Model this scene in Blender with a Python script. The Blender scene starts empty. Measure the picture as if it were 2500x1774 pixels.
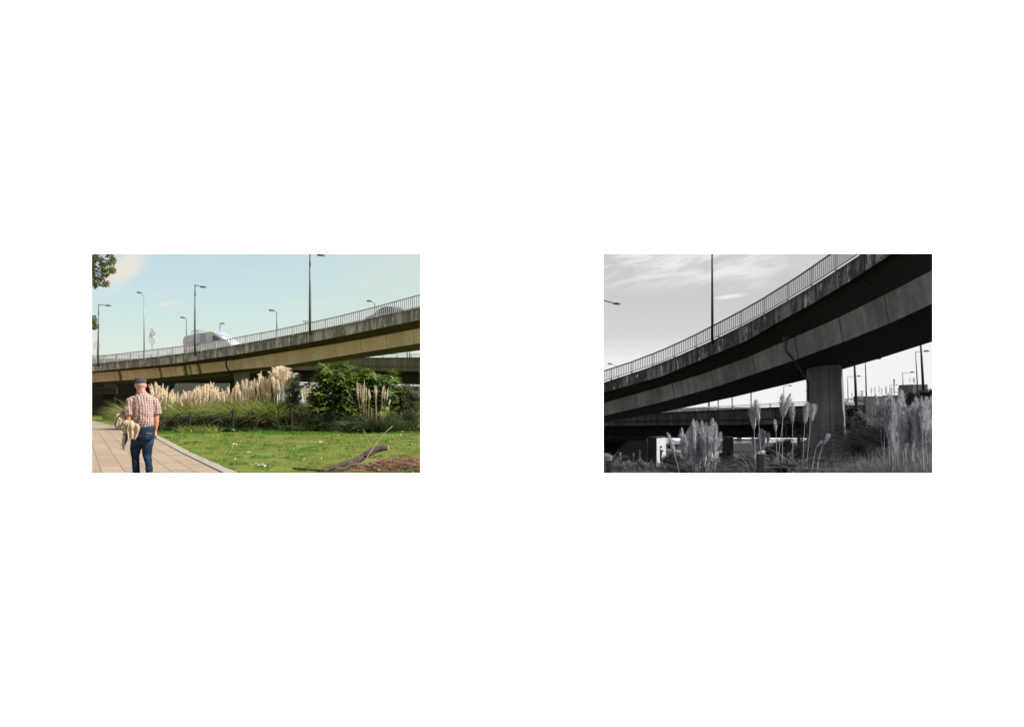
import bpy, math, random
import numpy as np
from mathutils import Vector, Matrix
R_ = math.radians
random.seed(7); rng = np.random.default_rng(7)
SC = bpy.context.scene
COL = SC.collection

# ------------------------------------------------------------------ camera, sky, sun, exposure
F, HZ, CZ = 2165.0, 980.0, 1.34          # focal length, horizon row (both in photo pixels), camera height
cam = bpy.data.objects.new('camera', bpy.data.cameras.new('camera')); COL.objects.link(cam)
cam.location = (0, 0, CZ); cam.rotation_euler = (R_(90), 0, 0)
cam.data.sensor_width = 36; cam.data.lens = 36 * F / 2500
cam.data.shift_y = (HZ - 887) / 2500
cam.data.clip_end = 3000
SC.camera = cam
SUN_DIR = Vector((0.80, -0.14, 0.74)).normalized()
sun = bpy.data.objects.new('sun', bpy.data.lights.new('sun', 'SUN')); COL.objects.link(sun)
sun.data.energy = 5.0; sun.data.angle = R_(0.5); sun.data.color = (1, 0.975, 0.93)
sun.rotation_euler = SUN_DIR.to_track_quat('Z', 'Y').to_euler()
SC.view_settings.view_transform = 'Standard'; SC.view_settings.look = 'None'
SC.view_settings.gamma = 1; SC.view_settings.exposure = 0.55
EX = 2 ** 0.55

class NT:
    def __init__(s, tree): s.t = tree
    def n(s, typ, **kw):
        nd = s.t.nodes.new('ShaderNode' + typ); ins = kw.pop('i', {})
        for k, v in kw.items(): setattr(nd, k, v)
        for k, v in ins.items(): s.put(nd.inputs[k], v)
        return nd
    def put(s, sock, v):
        if isinstance(v, bpy.types.NodeSocket): s.t.links.new(v, sock)
        else:
            if isinstance(v, (tuple, list)) and len(v) == 3 and sock.type == 'RGBA': v = (*v, 1)
            sock.default_value = v
    def m(s, op, a, b=0.0, c=0.0, clamp=False):
        nd = s.t.nodes.new('ShaderNodeMath'); nd.operation = op; nd.use_clamp = clamp
        for k, v in enumerate((a, b, c)): s.put(nd.inputs[k], v)
        return nd.outputs[0]
    def mix(s, f, a, b, mode='MIX'):
        nd = s.t.nodes.new('ShaderNodeMix'); nd.data_type = 'RGBA'; nd.blend_type = mode
        s.put(nd.inputs[0], f); s.put(nd.inputs[6], a); s.put(nd.inputs[7], b); return nd.outputs[2]
    def sm(s, x, a, b):          # smooth ramp 0..1 between a and b
        nd = s.t.nodes.new('ShaderNodeMapRange'); nd.interpolation_type = 'SMOOTHSTEP'
        s.put(nd.inputs[0], x); nd.inputs[1].default_value = a; nd.inputs[2].default_value = b
        nd.inputs[3].default_value = 0; nd.inputs[4].default_value = 1; return nd.outputs[0]
    def ramp(s, f, stops):
        nd = s.t.nodes.new('ShaderNodeValToRGB'); s.put(nd.inputs[0], f); e = nd.color_ramp.elements
        while len(e) < len(stops): e.new(0.5)
        for k, (p, c) in enumerate(stops): e[k].position = p; e[k].color = (*c, 1) if not isinstance(c, float) else (c, c, c, 1)
        return nd.outputs[0]
    def noise(s, vec, scale, detail=4, rough=0.55, dist=0.0):
        nd = s.n('TexNoise', i={'Vector': vec, 'Scale': scale, 'Detail': detail, 'Roughness': rough, 'Distortion': dist})
        return nd.outputs[0]
    def xyz(s, x, y, z):
        return s.n('CombineXYZ', i={0: x, 1: y, 2: z}).outputs[0]

world = bpy.data.worlds.new('World'); SC.world = world; world.use_nodes = True
w = world.node_tree; w.nodes.clear(); N = NT(w)
tc = N.n('TexCoord').outputs['Generated']
sx = N.n('SeparateXYZ', i={0: tc}); dx, dy, dz = sx.outputs
nish = N.n('TexSky', sky_type='NISHITA', sun_disc=False, sun_elevation=math.asin(SUN_DIR.z), sun_rotation=math.atan2(SUN_DIR.x, SUN_DIR.y))
nis = N.n('HueSaturation', i={'Saturation': 0.22, 'Value': 0.085, 'Color': nish.outputs[0]}).outputs[0]
ay = N.m('MAXIMUM', dy, 0.02)
ta = N.m('DIVIDE', dx, ay); te = N.m('DIVIDE', dz, ay)            # direction as tangents: right, up
def S(r, g=None, b=None):        # sky colour as it should appear -> radiance
    g = r if g is None else g; b = r if b is None else b
    return tuple(((c / 255) ** 2.2) / EX for c in (r, g, b))
cv = N.xyz(N.m('MULTIPLY', ta, 6.0), N.m('MULTIPLY', te, 30.0), 0.0)
rot = N.n('VectorRotate', rotation_type='Z_AXIS', i={'Vector': N.xyz(ta, te, 0.0), 'Angle': R_(-14)}).outputs[0]
rs = N.n('VectorMath', operation='MULTIPLY', i={0: rot, 1: (6.0, 28.0, 1.0)}).outputs[0]
n1 = N.noise(rs, 2.0, 7, 0.62, 0.7)
# colour half of the sky
colL = N.ramp(te, [(0.0, S(228, 236, 224)), (0.06, S(219, 233, 223)), (0.11, S(202, 227, 226)), (0.175, S(191, 216, 228))])
colL = N.mix(N.m('MULTIPLY', N.sm(ta, -0.30, -0.10), 0.62), colL, S(214, 226, 216))
def blob(u0, v0, a, b, ang):     # soft elliptical cloud at a direction
    px = N.m('SUBTRACT', ta, (u0 - 1250) / F); pz = N.m('SUBTRACT', te, (HZ - v0) / F)
    c, s_ = math.cos(R_(ang)), math.sin(R_(ang))
    x = N.m('DIVIDE', N.m('ADD', N.m('MULTIPLY', px, c), N.m('MULTIPLY', pz, s_)), a / F)
    y = N.m('DIVIDE', N.m('SUBTRACT', N.m('MULTIPLY', pz, c), N.m('MULTIPLY', px, s_)), b / F)
    r = N.m('SQRT', N.m('ADD', N.m('MULTIPLY', x, x), N.m('MULTIPLY', y, y)))
    nn = N.noise(N.xyz(N.m('MULTIPLY', ta, 14.0), N.m('MULTIPLY', te, 22.0), 3.0), 1.6, 5, 0.55, 0.4)
    r = N.m('ADD', r, N.m('MULTIPLY', N.m('SUBTRACT', nn, 0.5), 1.5))
    return N.sm(r, 1.15, 0.25)
cl = N.m('MAXIMUM', blob(300, 660, 100, 46, 40), N.m('MULTIPLY', blob(415, 740, 42, 7, 8), 0.75))
cl = N.m('MAXIMUM', cl, N.m('MULTIPLY', blob(250, 825, 60, 14, 0), 0.35))
cl = N.m('MAXIMUM', cl, N.m('MULTIPLY', N.sm(n1, 0.52, 0.78), 0.28))
cl = N.m('MAXIMUM', cl, N.m('MULTIPLY', blob(690, 745, 150, 6, 2), 0.3))
colL = N.mix(cl, colL, S(232, 228, 218))
# grey half of the sky
colR = N.ramp(te, [(0.0, S(244)), (0.045, S(240)), (0.075, S(213)), (0.11, S(204)), (0.18, S(202))])
colR = N.mix(N.sm(ta, 0.33, 0.45), colR, S(243))
high = N.m('MULTIPLY', N.sm(te, 0.115, 0.150), N.sm(ta, 0.40, 0.22))
clr = N.m('MULTIPLY', N.sm(n1, 0.38, 0.66), high)
clr = N.m('MAXIMUM', clr, N.m('MULTIPLY', blob(1785, 723, 46, 6, 8), 0.9))
colR = N.mix(clr, colR, S(240))
front = N.mix(N.sm(dx, -0.02, 0.02), colL, colR)
front = N.mix(N.m('MULTIPLY', N.sm(te, 0.2, 0.5), 0.8), front, nis)
sky = N.mix(N.sm(dy, 0.25, 0.6), nis, front)
bg = N.n('Background', i={'Color': sky, 'Strength': 1.0})
w.links.new(bg.outputs[0], N.n('OutputWorld').inputs[0])

# ------------------------------------------------------------------ helpers
def la(u, v, Y):                 # point of the left view (u, v measured on an enlarged crop) at depth Y
    return Vector(((214 + u / 2.7915 - 1250) / F * Y, Y, CZ - (610 + v / 2.7915 - HZ) / F * Y))
def rb(u, v, Y):
    return Vector(((1464 + u / 2.7915 - 1250) / F * Y, Y, CZ - (610 + v / 2.7915 - HZ) / F * Y))
def interp(line, u):
    if u <= line[0][0]: a, b = line[0], line[1]
    elif u >= line[-1][0]: a, b = line[-2], line[-1]
    else:
        for a, b in zip(line, line[1:]):
            if a[0] <= u <= b[0]: break
    return a[1] + (b[1] - a[1]) * (u - a[0]) / (b[0] - a[0])
def tag(o, label=None, cat=None, group=None, kind=None):
    if label and not kind: kind = 'thing'
    for k, v in (('label', label), ('category', cat), ('group', group), ('kind', kind)):
        if v: o[k] = v
    return o
def empty(name, loc, label, cat, group=None, rz=0):
    o = bpy.data.objects.new(name, None); COL.objects.link(o); o.location = loc; o.rotation_euler[2] = rz
    o.empty_display_size = 0.2
    o['w'] = 1; del o['w']
    return tag(o, label, cat, group)
def link(name, me, mats, parent=None, smooth=False):
    o = bpy.data.objects.new(name, me); COL.objects.link(o)
    for m_ in (mats if isinstance(mats, (list, tuple)) else [mats]):
        if m_: me.materials.append(m_)
    if smooth: me.polygons.foreach_set('use_smooth', [True] * len(me.polygons))
    if parent:
        o.parent = parent
        # geometry is given in world space: bring it into the parent's space
        me.transform((Matrix.Translation(parent.location) @ parent.rotation_euler.to_matrix().to_4x4()).inverted()) if parent.type == 'EMPTY' else None
    return o
def npmesh(name, V, Fc, uv=None, mi=None):
    V = np.asarray(V, dtype=np.float32).reshape(-1, 3); Fc = np.asarray(Fc, dtype=np.int32)
    me = bpy.data.meshes.new(name); k = Fc.shape[1]
    me.vertices.add(len(V)); me.vertices.foreach_set('co', V.ravel())
    me.loops.add(Fc.size); me.loops.foreach_set('vertex_index', Fc.ravel())
    me.polygons.add(len(Fc)); me.polygons.foreach_set('loop_start', np.arange(0, Fc.size, k, dtype=np.int32))
    if mi is not None: me.polygons.foreach_set('material_index', np.asarray(mi, dtype=np.int32))
    if uv is not None:
        l = me.uv_layers.new(name='UVMap'); l.data.foreach_set('uv', np.asarray(uv, dtype=np.float32)[Fc.ravel()].ravel())
    me.update(calc_edges=True); return me
class MB:                        # collects polygons
    def __init__(s): s.v = []; s.f = []; s.m = []
    def add(s, vs, fs, mi=0):
        b = len(s.v); s.v += [tuple(p) for p in vs]; s.f += [tuple(i + b for i in f) for f in fs]; s.m += [mi] * len(fs)
    def box(s, c, d, mi=0, M=None, taper=1.0):
        vs = []
        for z in (-1, 1):
            t = taper if z > 0 else 1
            for x, y in ((-1, -1), (1, -1), (1, 1), (-1, 1)): vs.append(Vector((x * d[0] / 2 * t, y * d[1] / 2 * t, z * d[2] / 2)))
        vs = [(M @ p if M else p) + Vector(c) for p in vs]
        s.add(vs, [(3, 2, 1, 0), (4, 5, 6, 7), (0, 1, 5, 4), (1, 2, 6, 5), (2, 3, 7, 6), (3, 0, 4, 7)], mi)
    def tube(s, pts, rad, n=8, mi=0, flat=None, up=(0, 0, 1)):   # flat: (sx, sy) scale of the section per point
        pts = [Vector(p) for p in pts]; L = len(pts)
        if not isinstance(rad, (list, tuple)): rad = [rad] * L
        vs = []
        ref = Vector(up); a = None
        if abs((pts[-1] - pts[0]).normalized().dot(ref)) > 0.85: ref = Vector((0, 1, 0)) if abs(ref.y) < .5 else Vector((0, 0, 1))
        for i, p in enumerate(pts):
            t = (pts[min(i + 1, L - 1)] - pts[max(i - 1, 0)]).normalized()
            a = ref.cross(t) if a is None else a - t * a.dot(t)
            if a.length < 0.05: a = t.orthogonal()
            a.normalize(); b = t.cross(a).normalized()
            r = rad[i]; ra, rb_ = (r, r) if not isinstance(r, tuple) else r
            for k in range(n):
                q = 2 * math.pi * k / n; vs.append(p + a * math.cos(q) * ra + b * math.sin(q) * rb_)
        fs = []
        for i in range(L - 1):
            for k in range(n): fs.append((i * n + k, i * n + (k + 1) % n, (i + 1) * n + (k + 1) % n, (i + 1) * n + k))
        fs.append(tuple(range(n - 1, -1, -1))); fs.append(tuple((L - 1) * n + k for k in range(n)))
        s.add(vs, fs, mi)
    def ball(s, c, r, n=12, mi=0, M=None):
        vs = []; fs = []; h = n // 2
        for i in range(h + 1):
            th = math.pi * i / h
            for k in range(n):
                q = 2 * math.pi * k / n
                p = Vector((math.sin(th) * math.cos(q) * r[0], math.sin(th) * math.sin(q) * r[1], math.cos(th) * r[2]))
                vs.append((M @ p if M else p) + Vector(c))
        for i in range(h):
            for k in range(n): fs.append((i * n + k, (i + 1) * n + k, (i + 1) * n + (k + 1) % n, i * n + (k + 1) % n))
        s.add(vs, fs, mi)
    def prism(s, poly, y0, y1, mi=0, axis='y'):      # poly in (x, z)
        n = len(poly)
        vs = [(p[0], y0, p[1]) for p in poly] + [(p[0], y1, p[1]) for p in poly]
        s.add(vs, [tuple(range(n)), tuple(range(2 * n - 1, n - 1, -1))] + [(k, k + n, (k + 1) % n + n, (k + 1) % n) for k in range(n)], mi)
    def xf(s, M): s.v = [tuple(M @ Vector(p)) for p in s.v]; return s
    def mesh(s, name):
        me = bpy.data.meshes.new(name); me.from_pydata(s.v, [], s.f); me.update()
        if any(s.m): me.polygons.foreach_set('material_index', s.m)
        return me
    def build(s, name, mats, parent=None, smooth=False): return link(name, s.mesh(name), mats, parent, smooth)
def bevel(o, wd=0.02, seg=2):
    b = o.modifiers.new('bevel', 'BEVEL'); b.width = wd; b.segments = seg; b.limit_method = 'ANGLE'; return o

# foliage primitives in numpy
def unit(a): return a / np.maximum(np.linalg.norm(a, axis=1, keepdims=True), 1e-9)
def blades(base, dirn, L, W, bend, seg=3, down=True):
    """curved tapering ribbons; bend = how far the tip sinks (in lengths)"""
    n = len(base); L = np.broadcast_to(L, (n,)); W = np.broadcast_to(W, (n,)); bend = np.broadcast_to(bend, (n,))
    d = unit(dirn); side = unit(np.cross(d, rng.normal(size=(n, 3))))
    out = d.copy(); out[:, 2] = 0; out = unit(out + 1e-6)
    V = np.zeros((n, (seg + 1) * 2, 3)); 
    for k in range(seg + 1):
        t = k / seg
        p = base + d * (L * t)[:, None] + out * (bend * L * t * t * 0.6)[:, None]
        p[:, 2] -= bend * L * t ** 2.2 * 0.75
        ww = (W * (1 - t) ** 0.7 * (0.6 + 0.8 * min(1, t * 4)) + 0.0006)[:, None] * 0.5
        V[:, 2 * k] = p - side * ww; V[:, 2 * k + 1] = p + side * ww
    q = np.array([[2 * k, 2 * k + 1, 2 * k + 3, 2 * k + 2] for k in range(seg)])
    Fc = (np.arange(n)[:, None, None] * (seg + 1) * 2 + q[None]).reshape(-1, 4)
    return V.reshape(-1, 3), Fc
def leaves(pos, axis, nrm, L, W):
    """folded pointed leaves of six vertices, two quads"""
    n = len(pos); L = np.broadcast_to(L, (n,))[:, None]; W = np.broadcast_to(W, (n,))[:, None]
    a = unit(axis); nn = unit(nrm - a * np.sum(nrm * a, 1, keepdims=True)); s = np.cross(a, nn)
    V = np.zeros((n, 6, 3))
    V[:, 0] = pos; V[:, 1] = pos + a * L * 0.45 + s * W * 0.5 + nn * W * 0.15; V[:, 2] = pos + a * L * 0.45
    V[:, 3] = pos + a * L * 0.45 - s * W * 0.5 + nn * W * 0.15; V[:, 4] = pos + a * L * 0.97 - nn * L * 0.08 - s * W * 0.02
    V[:, 5] = pos + a * L * 0.97 - nn * L * 0.08 + s * W * 0.02
    q = np.array([[0, 1, 5, 2], [0, 2, 4, 3]])
    return V.reshape(-1, 3), (np.arange(n)[:, None, None] * 6 + q[None]).reshape(-1, 4)
def join(parts):
    V = []; Fc = []; b = 0
    for v, f in parts: V.append(v); Fc.append(f + b); b += len(v)
    return np.concatenate(V), np.concatenate(Fc)
def rdir(n, zmin=-1.0):
    d = unit(rng.normal(size=(n, 3)));
    if zmin > -1: d[:, 2] = np.where(d[:, 2] < zmin, -d[:, 2], d[:, 2])
    return d

# ------------------------------------------------------------------ materials
def newmat(name):
    m_ = bpy.data.materials.new(name); m_.use_nodes = True; t = m_.node_tree; t.nodes.clear()
    n = NT(t); b = n.n('BsdfPrincipled'); t.links.new(b.outputs[0], n.n('OutputMaterial').inputs[0]); return m_, n, b
def plain(name, col, rough=0.6, metal=0.0, var=0.0, scale=8.0, spec=0.5, bump=0.0):
    m_, n, b = newmat(name); o = n.n('TexCoord').outputs['Object']
    if var:
        f = n.noise(o, scale, 5, 0.6)
        c = n.mix(f, tuple(x * (1 - var) for x in col), tuple(min(1, x * (1 + var)) for x in col)); n.put(b.inputs['Base Color'], c)
    else: b.inputs['Base Color'].default_value = (*col, 1)
    b.inputs['Roughness'].default_value = rough; b.inputs['Metallic'].default_value = metal; b.inputs['Specular IOR Level'].default_value = spec
    if bump:
        bp = n.n('Bump', i={'Strength': bump, 'Distance': 0.02, 'Height': n.noise(o, scale * 3, 6, 0.65)}); n.put(b.inputs['Normal'], bp.outputs[0])
    return m_
def leafmat(name, c1, c2, trans=0.35, rough=0.55, spec=0.35):
    m_, n, b = newmat(name); g = n.n('NewGeometry'); o = n.n('TexCoord').outputs['Object']
    f = n.m('ADD', n.m('MULTIPLY', g.outputs['Random Per Island'], 0.65), n.m('MULTIPLY', n.sm(n.noise(o, 1.3, 3), 0.3, 0.7), 0.35))
    c = n.mix(f, c1, c2); n.put(b.inputs['Base Color'], c)
    b.inputs['Roughness'].default_value = rough; b.inputs['Specular IOR Level'].default_value = spec
    if trans:
        tr = n.n('BsdfTranslucent', i={'Color': c}); mx = n.n('MixShader', i={0: trans})
        n.t.links.new(b.outputs[0], mx.inputs[1]); n.t.links.new(tr.outputs[0], mx.inputs[2])
        out = [x for x in n.t.nodes if x.type == 'OUTPUT_MATERIAL'][0]; n.t.links.new(mx.outputs[0], out.inputs[0])
    return m_
def concrete(name, base, dirt, joint=0.0, streak=0.5, spots=0.0, light=None, uv=True, rust=None, topd=0.0, jw=0.012):
    """cast concrete; uv.x runs along the member in metres, uv.y down it in 0..1"""
    m_, n, b = newmat(name); tc_ = n.n('TexCoord'); src = tc_.outputs['UV'] if uv else tc_.outputs['Object']
    o = tc_.outputs['Object']; s_ = n.n('SeparateXYZ', i={0: src}); s, t = s_.outputs[0], s_.outputs[1]
    big = n.noise(o, 0.35, 5, 0.6); fine = n.noise(o, 6.0, 6, 0.7)
    c = n.mix(n.sm(big, 0.35, 0.65), tuple(x * (0.62 if spots > .4 else 0.8) for x in base), base)
    c = n.mix(n.m('MULTIPLY', n.sm(fine, 0.35, 0.75), 0.35), c, tuple(x * 0.7 for x in base))
    if joint and streak > .4:
        wn = n.n('TexWhiteNoise', noise_dimensions='1D', i={'W': n.m('FLOOR', n.m('DIVIDE', s, joint))}).outputs[0]
        c = n.mix(n.m('MULTIPLY', wn, 0.45), c, tuple(x * 0.45 for x in base))
    if streak:
        sv = n.xyz(n.m('MULTIPLY', s, 1.6), n.m('MULTIPLY', t, 0.35), 0.0)
        st = n.noise(sv, 1.0, 6, 0.75)
        wide = n.noise(n.xyz(n.m('MULTIPLY', s, 0.45), 4.0, 0.0), 1.0, 3, 0.6)
        f = n.m('MULTIPLY', n.sm(n.m('ADD', n.m('MULTIPLY', st, 0.6), n.m('MULTIPLY', wide, 0.4)), 0.45, 0.53), streak)
        c = n.mix(f, c, dirt)
        if light:
            st2 = n.noise(n.xyz(n.m('MULTIPLY', s, 1.7), n.m('MULTIPLY', t, 0.5), 9.0), 1.0, 6, 0.75)
            c = n.mix(n.m('MULTIPLY', n.sm(st2, 0.56, 0.61), 0.9), c, light)
    if topd:
        e = n.m('ADD', t, n.m('MULTIPLY', n.m('SUBTRACT', n.noise(n.xyz(n.m('MULTIPLY', s, 3.0), 2.0, 0.0), 1.0, 5, 0.8), 0.5), 0.9))
        c = n.mix(n.m('MULTIPLY', n.sm(e, 0.42, 0.0), topd), c, dirt)
    if rust:                                  # list of (position along, half width)
        for p, hw, cc in rust:
            wob = n.m('MULTIPLY', n.m('SUBTRACT', n.noise(n.xyz(n.m('MULTIPLY', s, 1.5), n.m('MULTIPLY', t, 3.0), 1.0), 1.0, 5, 0.7), 0.5), hw * 2.4)
            d = n.m('ABSOLUTE', n.m('ADD', n.m('SUBTRACT', s, p), wob))
            c = n.mix(n.m('MULTIPLY', n.sm(d, hw, hw * 0.35), 0.85), c, cc)
    if spots:
        sp = n.noise(o, 1.7, 6, 0.8, 0.6); c = n.mix(n.m('MULTIPLY', n.sm(sp, 0.64, 0.68), spots), c, dirt)
    if joint:
        fr = n.m('FRACT', n.m('DIVIDE', s, joint)); d = n.m('MULTIPLY', n.m('MINIMUM', fr, n.m('SUBTRACT', 1.0, fr)), joint)
        c = n.mix(n.m('MULTIPLY', n.sm(d, jw * 2, jw * 0.8), 0.8), c, tuple(x * 0.4 for x in dirt))
    n.put(b.inputs['Base Color'], c); b.inputs['Roughness'].default_value = 0.9; b.inputs['Specular IOR Level'].default_value = 0.2
    bp = n.n('Bump', i={'Strength': 0.25, 'Distance': 0.03, 'Height': fine}); n.put(b.inputs['Normal'], bp.outputs[0])
    return m_
M = {}
# left place, in colour
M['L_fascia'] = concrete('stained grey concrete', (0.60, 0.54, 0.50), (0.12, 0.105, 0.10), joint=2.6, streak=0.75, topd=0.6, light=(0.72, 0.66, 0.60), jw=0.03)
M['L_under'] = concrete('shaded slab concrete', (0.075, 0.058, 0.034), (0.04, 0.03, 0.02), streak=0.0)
M['L_far'] = concrete('weathered far concrete', (0.25, 0.22, 0.15), (0.08, 0.07, 0.05), joint=2.4, streak=0.5, topd=0.6, jw=0.03)
M['L_dark'] = concrete('sooty concrete', (0.032, 0.027, 0.019), (0.02, 0.017, 0.012), streak=0.0, spots=0.3)  # shade under the flyovers put into this near-black tone
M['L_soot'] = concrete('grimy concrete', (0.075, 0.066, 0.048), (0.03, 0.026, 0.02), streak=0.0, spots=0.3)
M['L_pier'] = concrete('pier concrete', (0.34, 0.30, 0.22), (0.12, 0.10, 0.07), streak=0.3)
M['L_block'] = concrete('block wall concrete', (0.46, 0.47, 0.42), (0.2, 0.2, 0.17), joint=2.0, streak=0.3, jw=0.05)
M['galv'] = plain('galvanised rail', (0.50, 0.49, 0.46), 0.5, 0.25, 0.12, 3)
M['pole'] = plain('painted lamp pole', (0.11, 0.115, 0.11), 0.5, 0.2, 0.2, 2)
M['pole_light'] = plain('galvanised lamp pole', (0.24, 0.29, 0.31), 0.5, 0.2, 0.15, 2)
M['head'] = plain('lamp housing', (0.09, 0.10, 0.085), 0.6)
M['lens'] = plain('lamp lens', (0.5, 0.45, 0.4), 0.3)
M['asphalt'] = plain('asphalt', (0.05, 0.05, 0.05), 0.9, var=0.2)
M['white_paint'] = plain('white vehicle paint', (0.62, 0.62, 0.64), 0.3, 0.0, 0.03, 2)
M['blue_grey'] = plain('blue grey print', (0.38, 0.41, 0.52), 0.4)
M['red_print'] = plain('red print', (0.75, 0.02, 0.02), 0.4)
M['glass'] = plain('dark vehicle glass', (0.05, 0.08, 0.075), 0.08, 0.0, spec=0.8)
M['windshield'] = plain('sky reflecting glass', (0.30, 0.38, 0.52), 0.3, 0.0, spec=0.8)  # sky reflection put into the pale blue base colour
M['car_paint'] = plain('grey car paint', (0.11, 0.17, 0.24), 0.35, 0.2)
M['rubber'] = plain('rubber', (0.03, 0.03, 0.03), 0.8)
M['sign_back'] = plain('sign back', (0.92, 0.90, 0.86), 0.5, 0.2)
M['pampas'] = leafmat('pampas plume', (0.78, 0.62, 0.42), (0.97, 0.90, 0.76), 0.45, 0.9, 0.05)
M['pampas_stalk'] = plain('straw stalk', (0.50, 0.40, 0.20), 0.8)
M['pampas_leaf'] = leafmat('pampas leaf', (0.09, 0.155, 0.024), (0.36, 0.37, 0.10), 0.4)
M['pampas_green'] = leafmat('green tussock leaf', (0.018, 0.04, 0.01), (0.085, 0.115, 0.03), 0.3)
M['fig'] = leafmat('broad green leaf', (0.018, 0.045, 0.007), (0.21, 0.30, 0.045), 0.3, 0.38, 0.6)
M['shrub'] = leafmat('dark shrub leaf', (0.012, 0.022, 0.008), (0.032, 0.046, 0.015), 0.15, 0.5)  # shade of the undergrowth front put into these near-black leaves
M['shrub_olive'] = leafmat('olive shrub leaf', (0.03, 0.045, 0.012), (0.11, 0.115, 0.03), 0.3, 0.55)
M['tree_leaf'] = leafmat('plane tree leaf', (0.06, 0.085, 0.02), (0.20, 0.19, 0.05), 0.3, 0.5)
M['bark'] = plain('bark', (0.11, 0.075, 0.05), 0.9, 0, 0.5, 9, bump=0.8)
M['bark_grey'] = plain('grey lichen bark', (0.06, 0.042, 0.03), 0.9, 0, 0.75, 10, bump=0.9)
M['twig'] = leafmat('dry twig', (0.10, 0.05, 0.035), (0.40, 0.22, 0.15), 0.0, 0.8)
M['twig_pale'] = plain('pale stripped branch', (0.36, 0.25, 0.16), 0.8, 0, 0.3, 6)
M['cut'] = plain('sawn wood', (0.35, 0.27, 0.17), 0.8)
M['post'] = plain('weathered post', (0.02, 0.017, 0.013), 0.9, 0, 0.4, 8, bump=0.5)
M['skin'] = plain('sunburnt skin', (0.52, 0.22, 0.135), 0.5, 0, 0.10, 14)
M['hair'] = plain('cropped grey hair', (0.42, 0.27, 0.215), 0.8, 0, 0.15, 60)
M['cap'] = plain('charcoal wool', (0.045, 0.045, 0.046), 0.95, 0, 0.3, 40, bump=0.5)
M['coat'] = plain('khaki cloth', (0.40, 0.32, 0.21), 0.9, 0, 0.12, 9, bump=0.3)
M['lining'] = plain('dark lining', (0.05, 0.045, 0.055), 0.8)
M['shoe'] = plain('brown shoe', (0.10, 0.06, 0.04), 0.6)
M['sole'] = plain('pale sole', (0.55, 0.47, 0.36), 0.8)
# right place, greys only
def g(v): return (v * 0.99, v * 0.985, v * 1.04)
M['R_fascia'] = concrete('stained grey fascia', g(0.26), g(0.03), joint=3.0, streak=0.8, topd=0.6, light=g(0.62), jw=0.03)
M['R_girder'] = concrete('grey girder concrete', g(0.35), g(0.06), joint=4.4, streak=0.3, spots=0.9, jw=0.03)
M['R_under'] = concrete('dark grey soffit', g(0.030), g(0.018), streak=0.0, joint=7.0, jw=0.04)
M['R_far'] = concrete('far grey concrete', g(0.11), g(0.02), joint=2.2, streak=0.6, topd=0.95, jw=0.03)
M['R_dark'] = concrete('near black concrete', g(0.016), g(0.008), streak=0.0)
M['R_pier'] = concrete('grey pier concrete', g(0.30), g(0.06), joint=1.9, streak=0.45, spots=0.95, jw=0.02)
M['R_grime'] = concrete('grimy grey concrete', g(0.035), g(0.02), streak=0.0)  # shade on the far piers put into the colour
M['R_pale'] = plain('pale grey concrete', g(0.55), 0.9, 0, 0.15, 3)
M['R_white'] = plain('white render', g(0.85), 0.8, 0, 0.05, 1)
M['R_mid'] = plain('mid grey render', g(0.13), 0.9, 0, 0.3, 0.6)
M['R_rail'] = plain('grey rail', g(0.42), 0.5, 0.2, 0.1, 3)
M['R_rail_dark'] = plain('dark grey handrail', g(0.14), 0.5, 0.2)
M['R_pole'] = plain('dark grey pole', g(0.035), 0.6, 0.1)
M['R_pole_mid'] = plain('mid grey pole', g(0.10), 0.6, 0.1)
M['R_lens'] = plain('grey lens', g(0.25), 0.4)
M['R_plume'] = leafmat('grey plume', g(0.34), g(0.62), 0.4, 0.9, 0.05)
M['R_stalk'] = plain('grey stalk', g(0.30), 0.8)
M['R_leaf'] = leafmat('grey tussock leaf', g(0.02), g(0.17), 0.3)
M['R_grassy'] = leafmat('pale grey grass', g(0.045), g(0.30), 0.3)
M['R_shrub'] = leafmat('dark grey leaf', g(0.018), g(0.07), 0.25, 0.4)
M['R_post'] = plain('charred grey post', g(0.022), 0.9, 0, 0.4, 8, bump=0.5)
M['R_ink'] = plain('spray paint', g(0.012), 0.7)
M['R_fence'] = plain('grey corrugated fence', g(0.20), 0.7, 0, 0.2, 2)

# ------------------------------------------------------------------ the ground
def sstep(x, a, b): t = np.clip((x - a) / (b - a), 0, 1); return t * t * (3 - 2 * t)
def gz(x, y):
    x = np.asarray(x, float); y = np.asarray(y, float)
    left = -0.5 * sstep(y, 44, 70) - 0.8 * sstep(y, 80, 120) + 0 * x
    low = 1 - sstep(x / np.maximum(y, 20), 0.290, 0.335)
    right = -1.0 * sstep(y, 4, 20) - (1.1 + 1.9 * low) * sstep(y, 30, 57) - (3.2 + 1.2 * low) * sstep(y, 60, 100) - 4.0 * sstep(y, 105, 150)
    bank = 1.7 * sstep(x, 19.5, 27.0) * sstep(y, 28, 42) 
    return left + (right + bank - left) * sstep(x, -2.5, 2.5)
xs = np.concatenate([np.linspace(-900, -70, 12), np.linspace(-66, 60, 127), np.linspace(70, 900, 12)])
ys = np.concatenate([np.linspace(-30, 14, 12), np.linspace(15, 70, 111), np.linspace(73, 200, 40), np.linspace(230, 1800, 12)])
gx, gy = np.meshgrid(xs, ys); gzv = gz(gx, gy) + 0.05 * np.sin(gx * 1.7) * np.sin(gy * 1.1) * (gx > 1) * (gy > 20)
nx_, ny_ = len(xs), len(ys)
idx = np.arange(nx_ * ny_).reshape(ny_, nx_)
Fg = np.stack([idx[:-1, :-1], idx[:-1, 1:], idx[1:, 1:], idx[1:, :-1]], -1).reshape(-1, 4)
m_, n, b = newmat('turf and rough soil'); o = n.n('TexCoord').outputs['Object']; s_ = n.n('SeparateXYZ', i={0: o})
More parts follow.
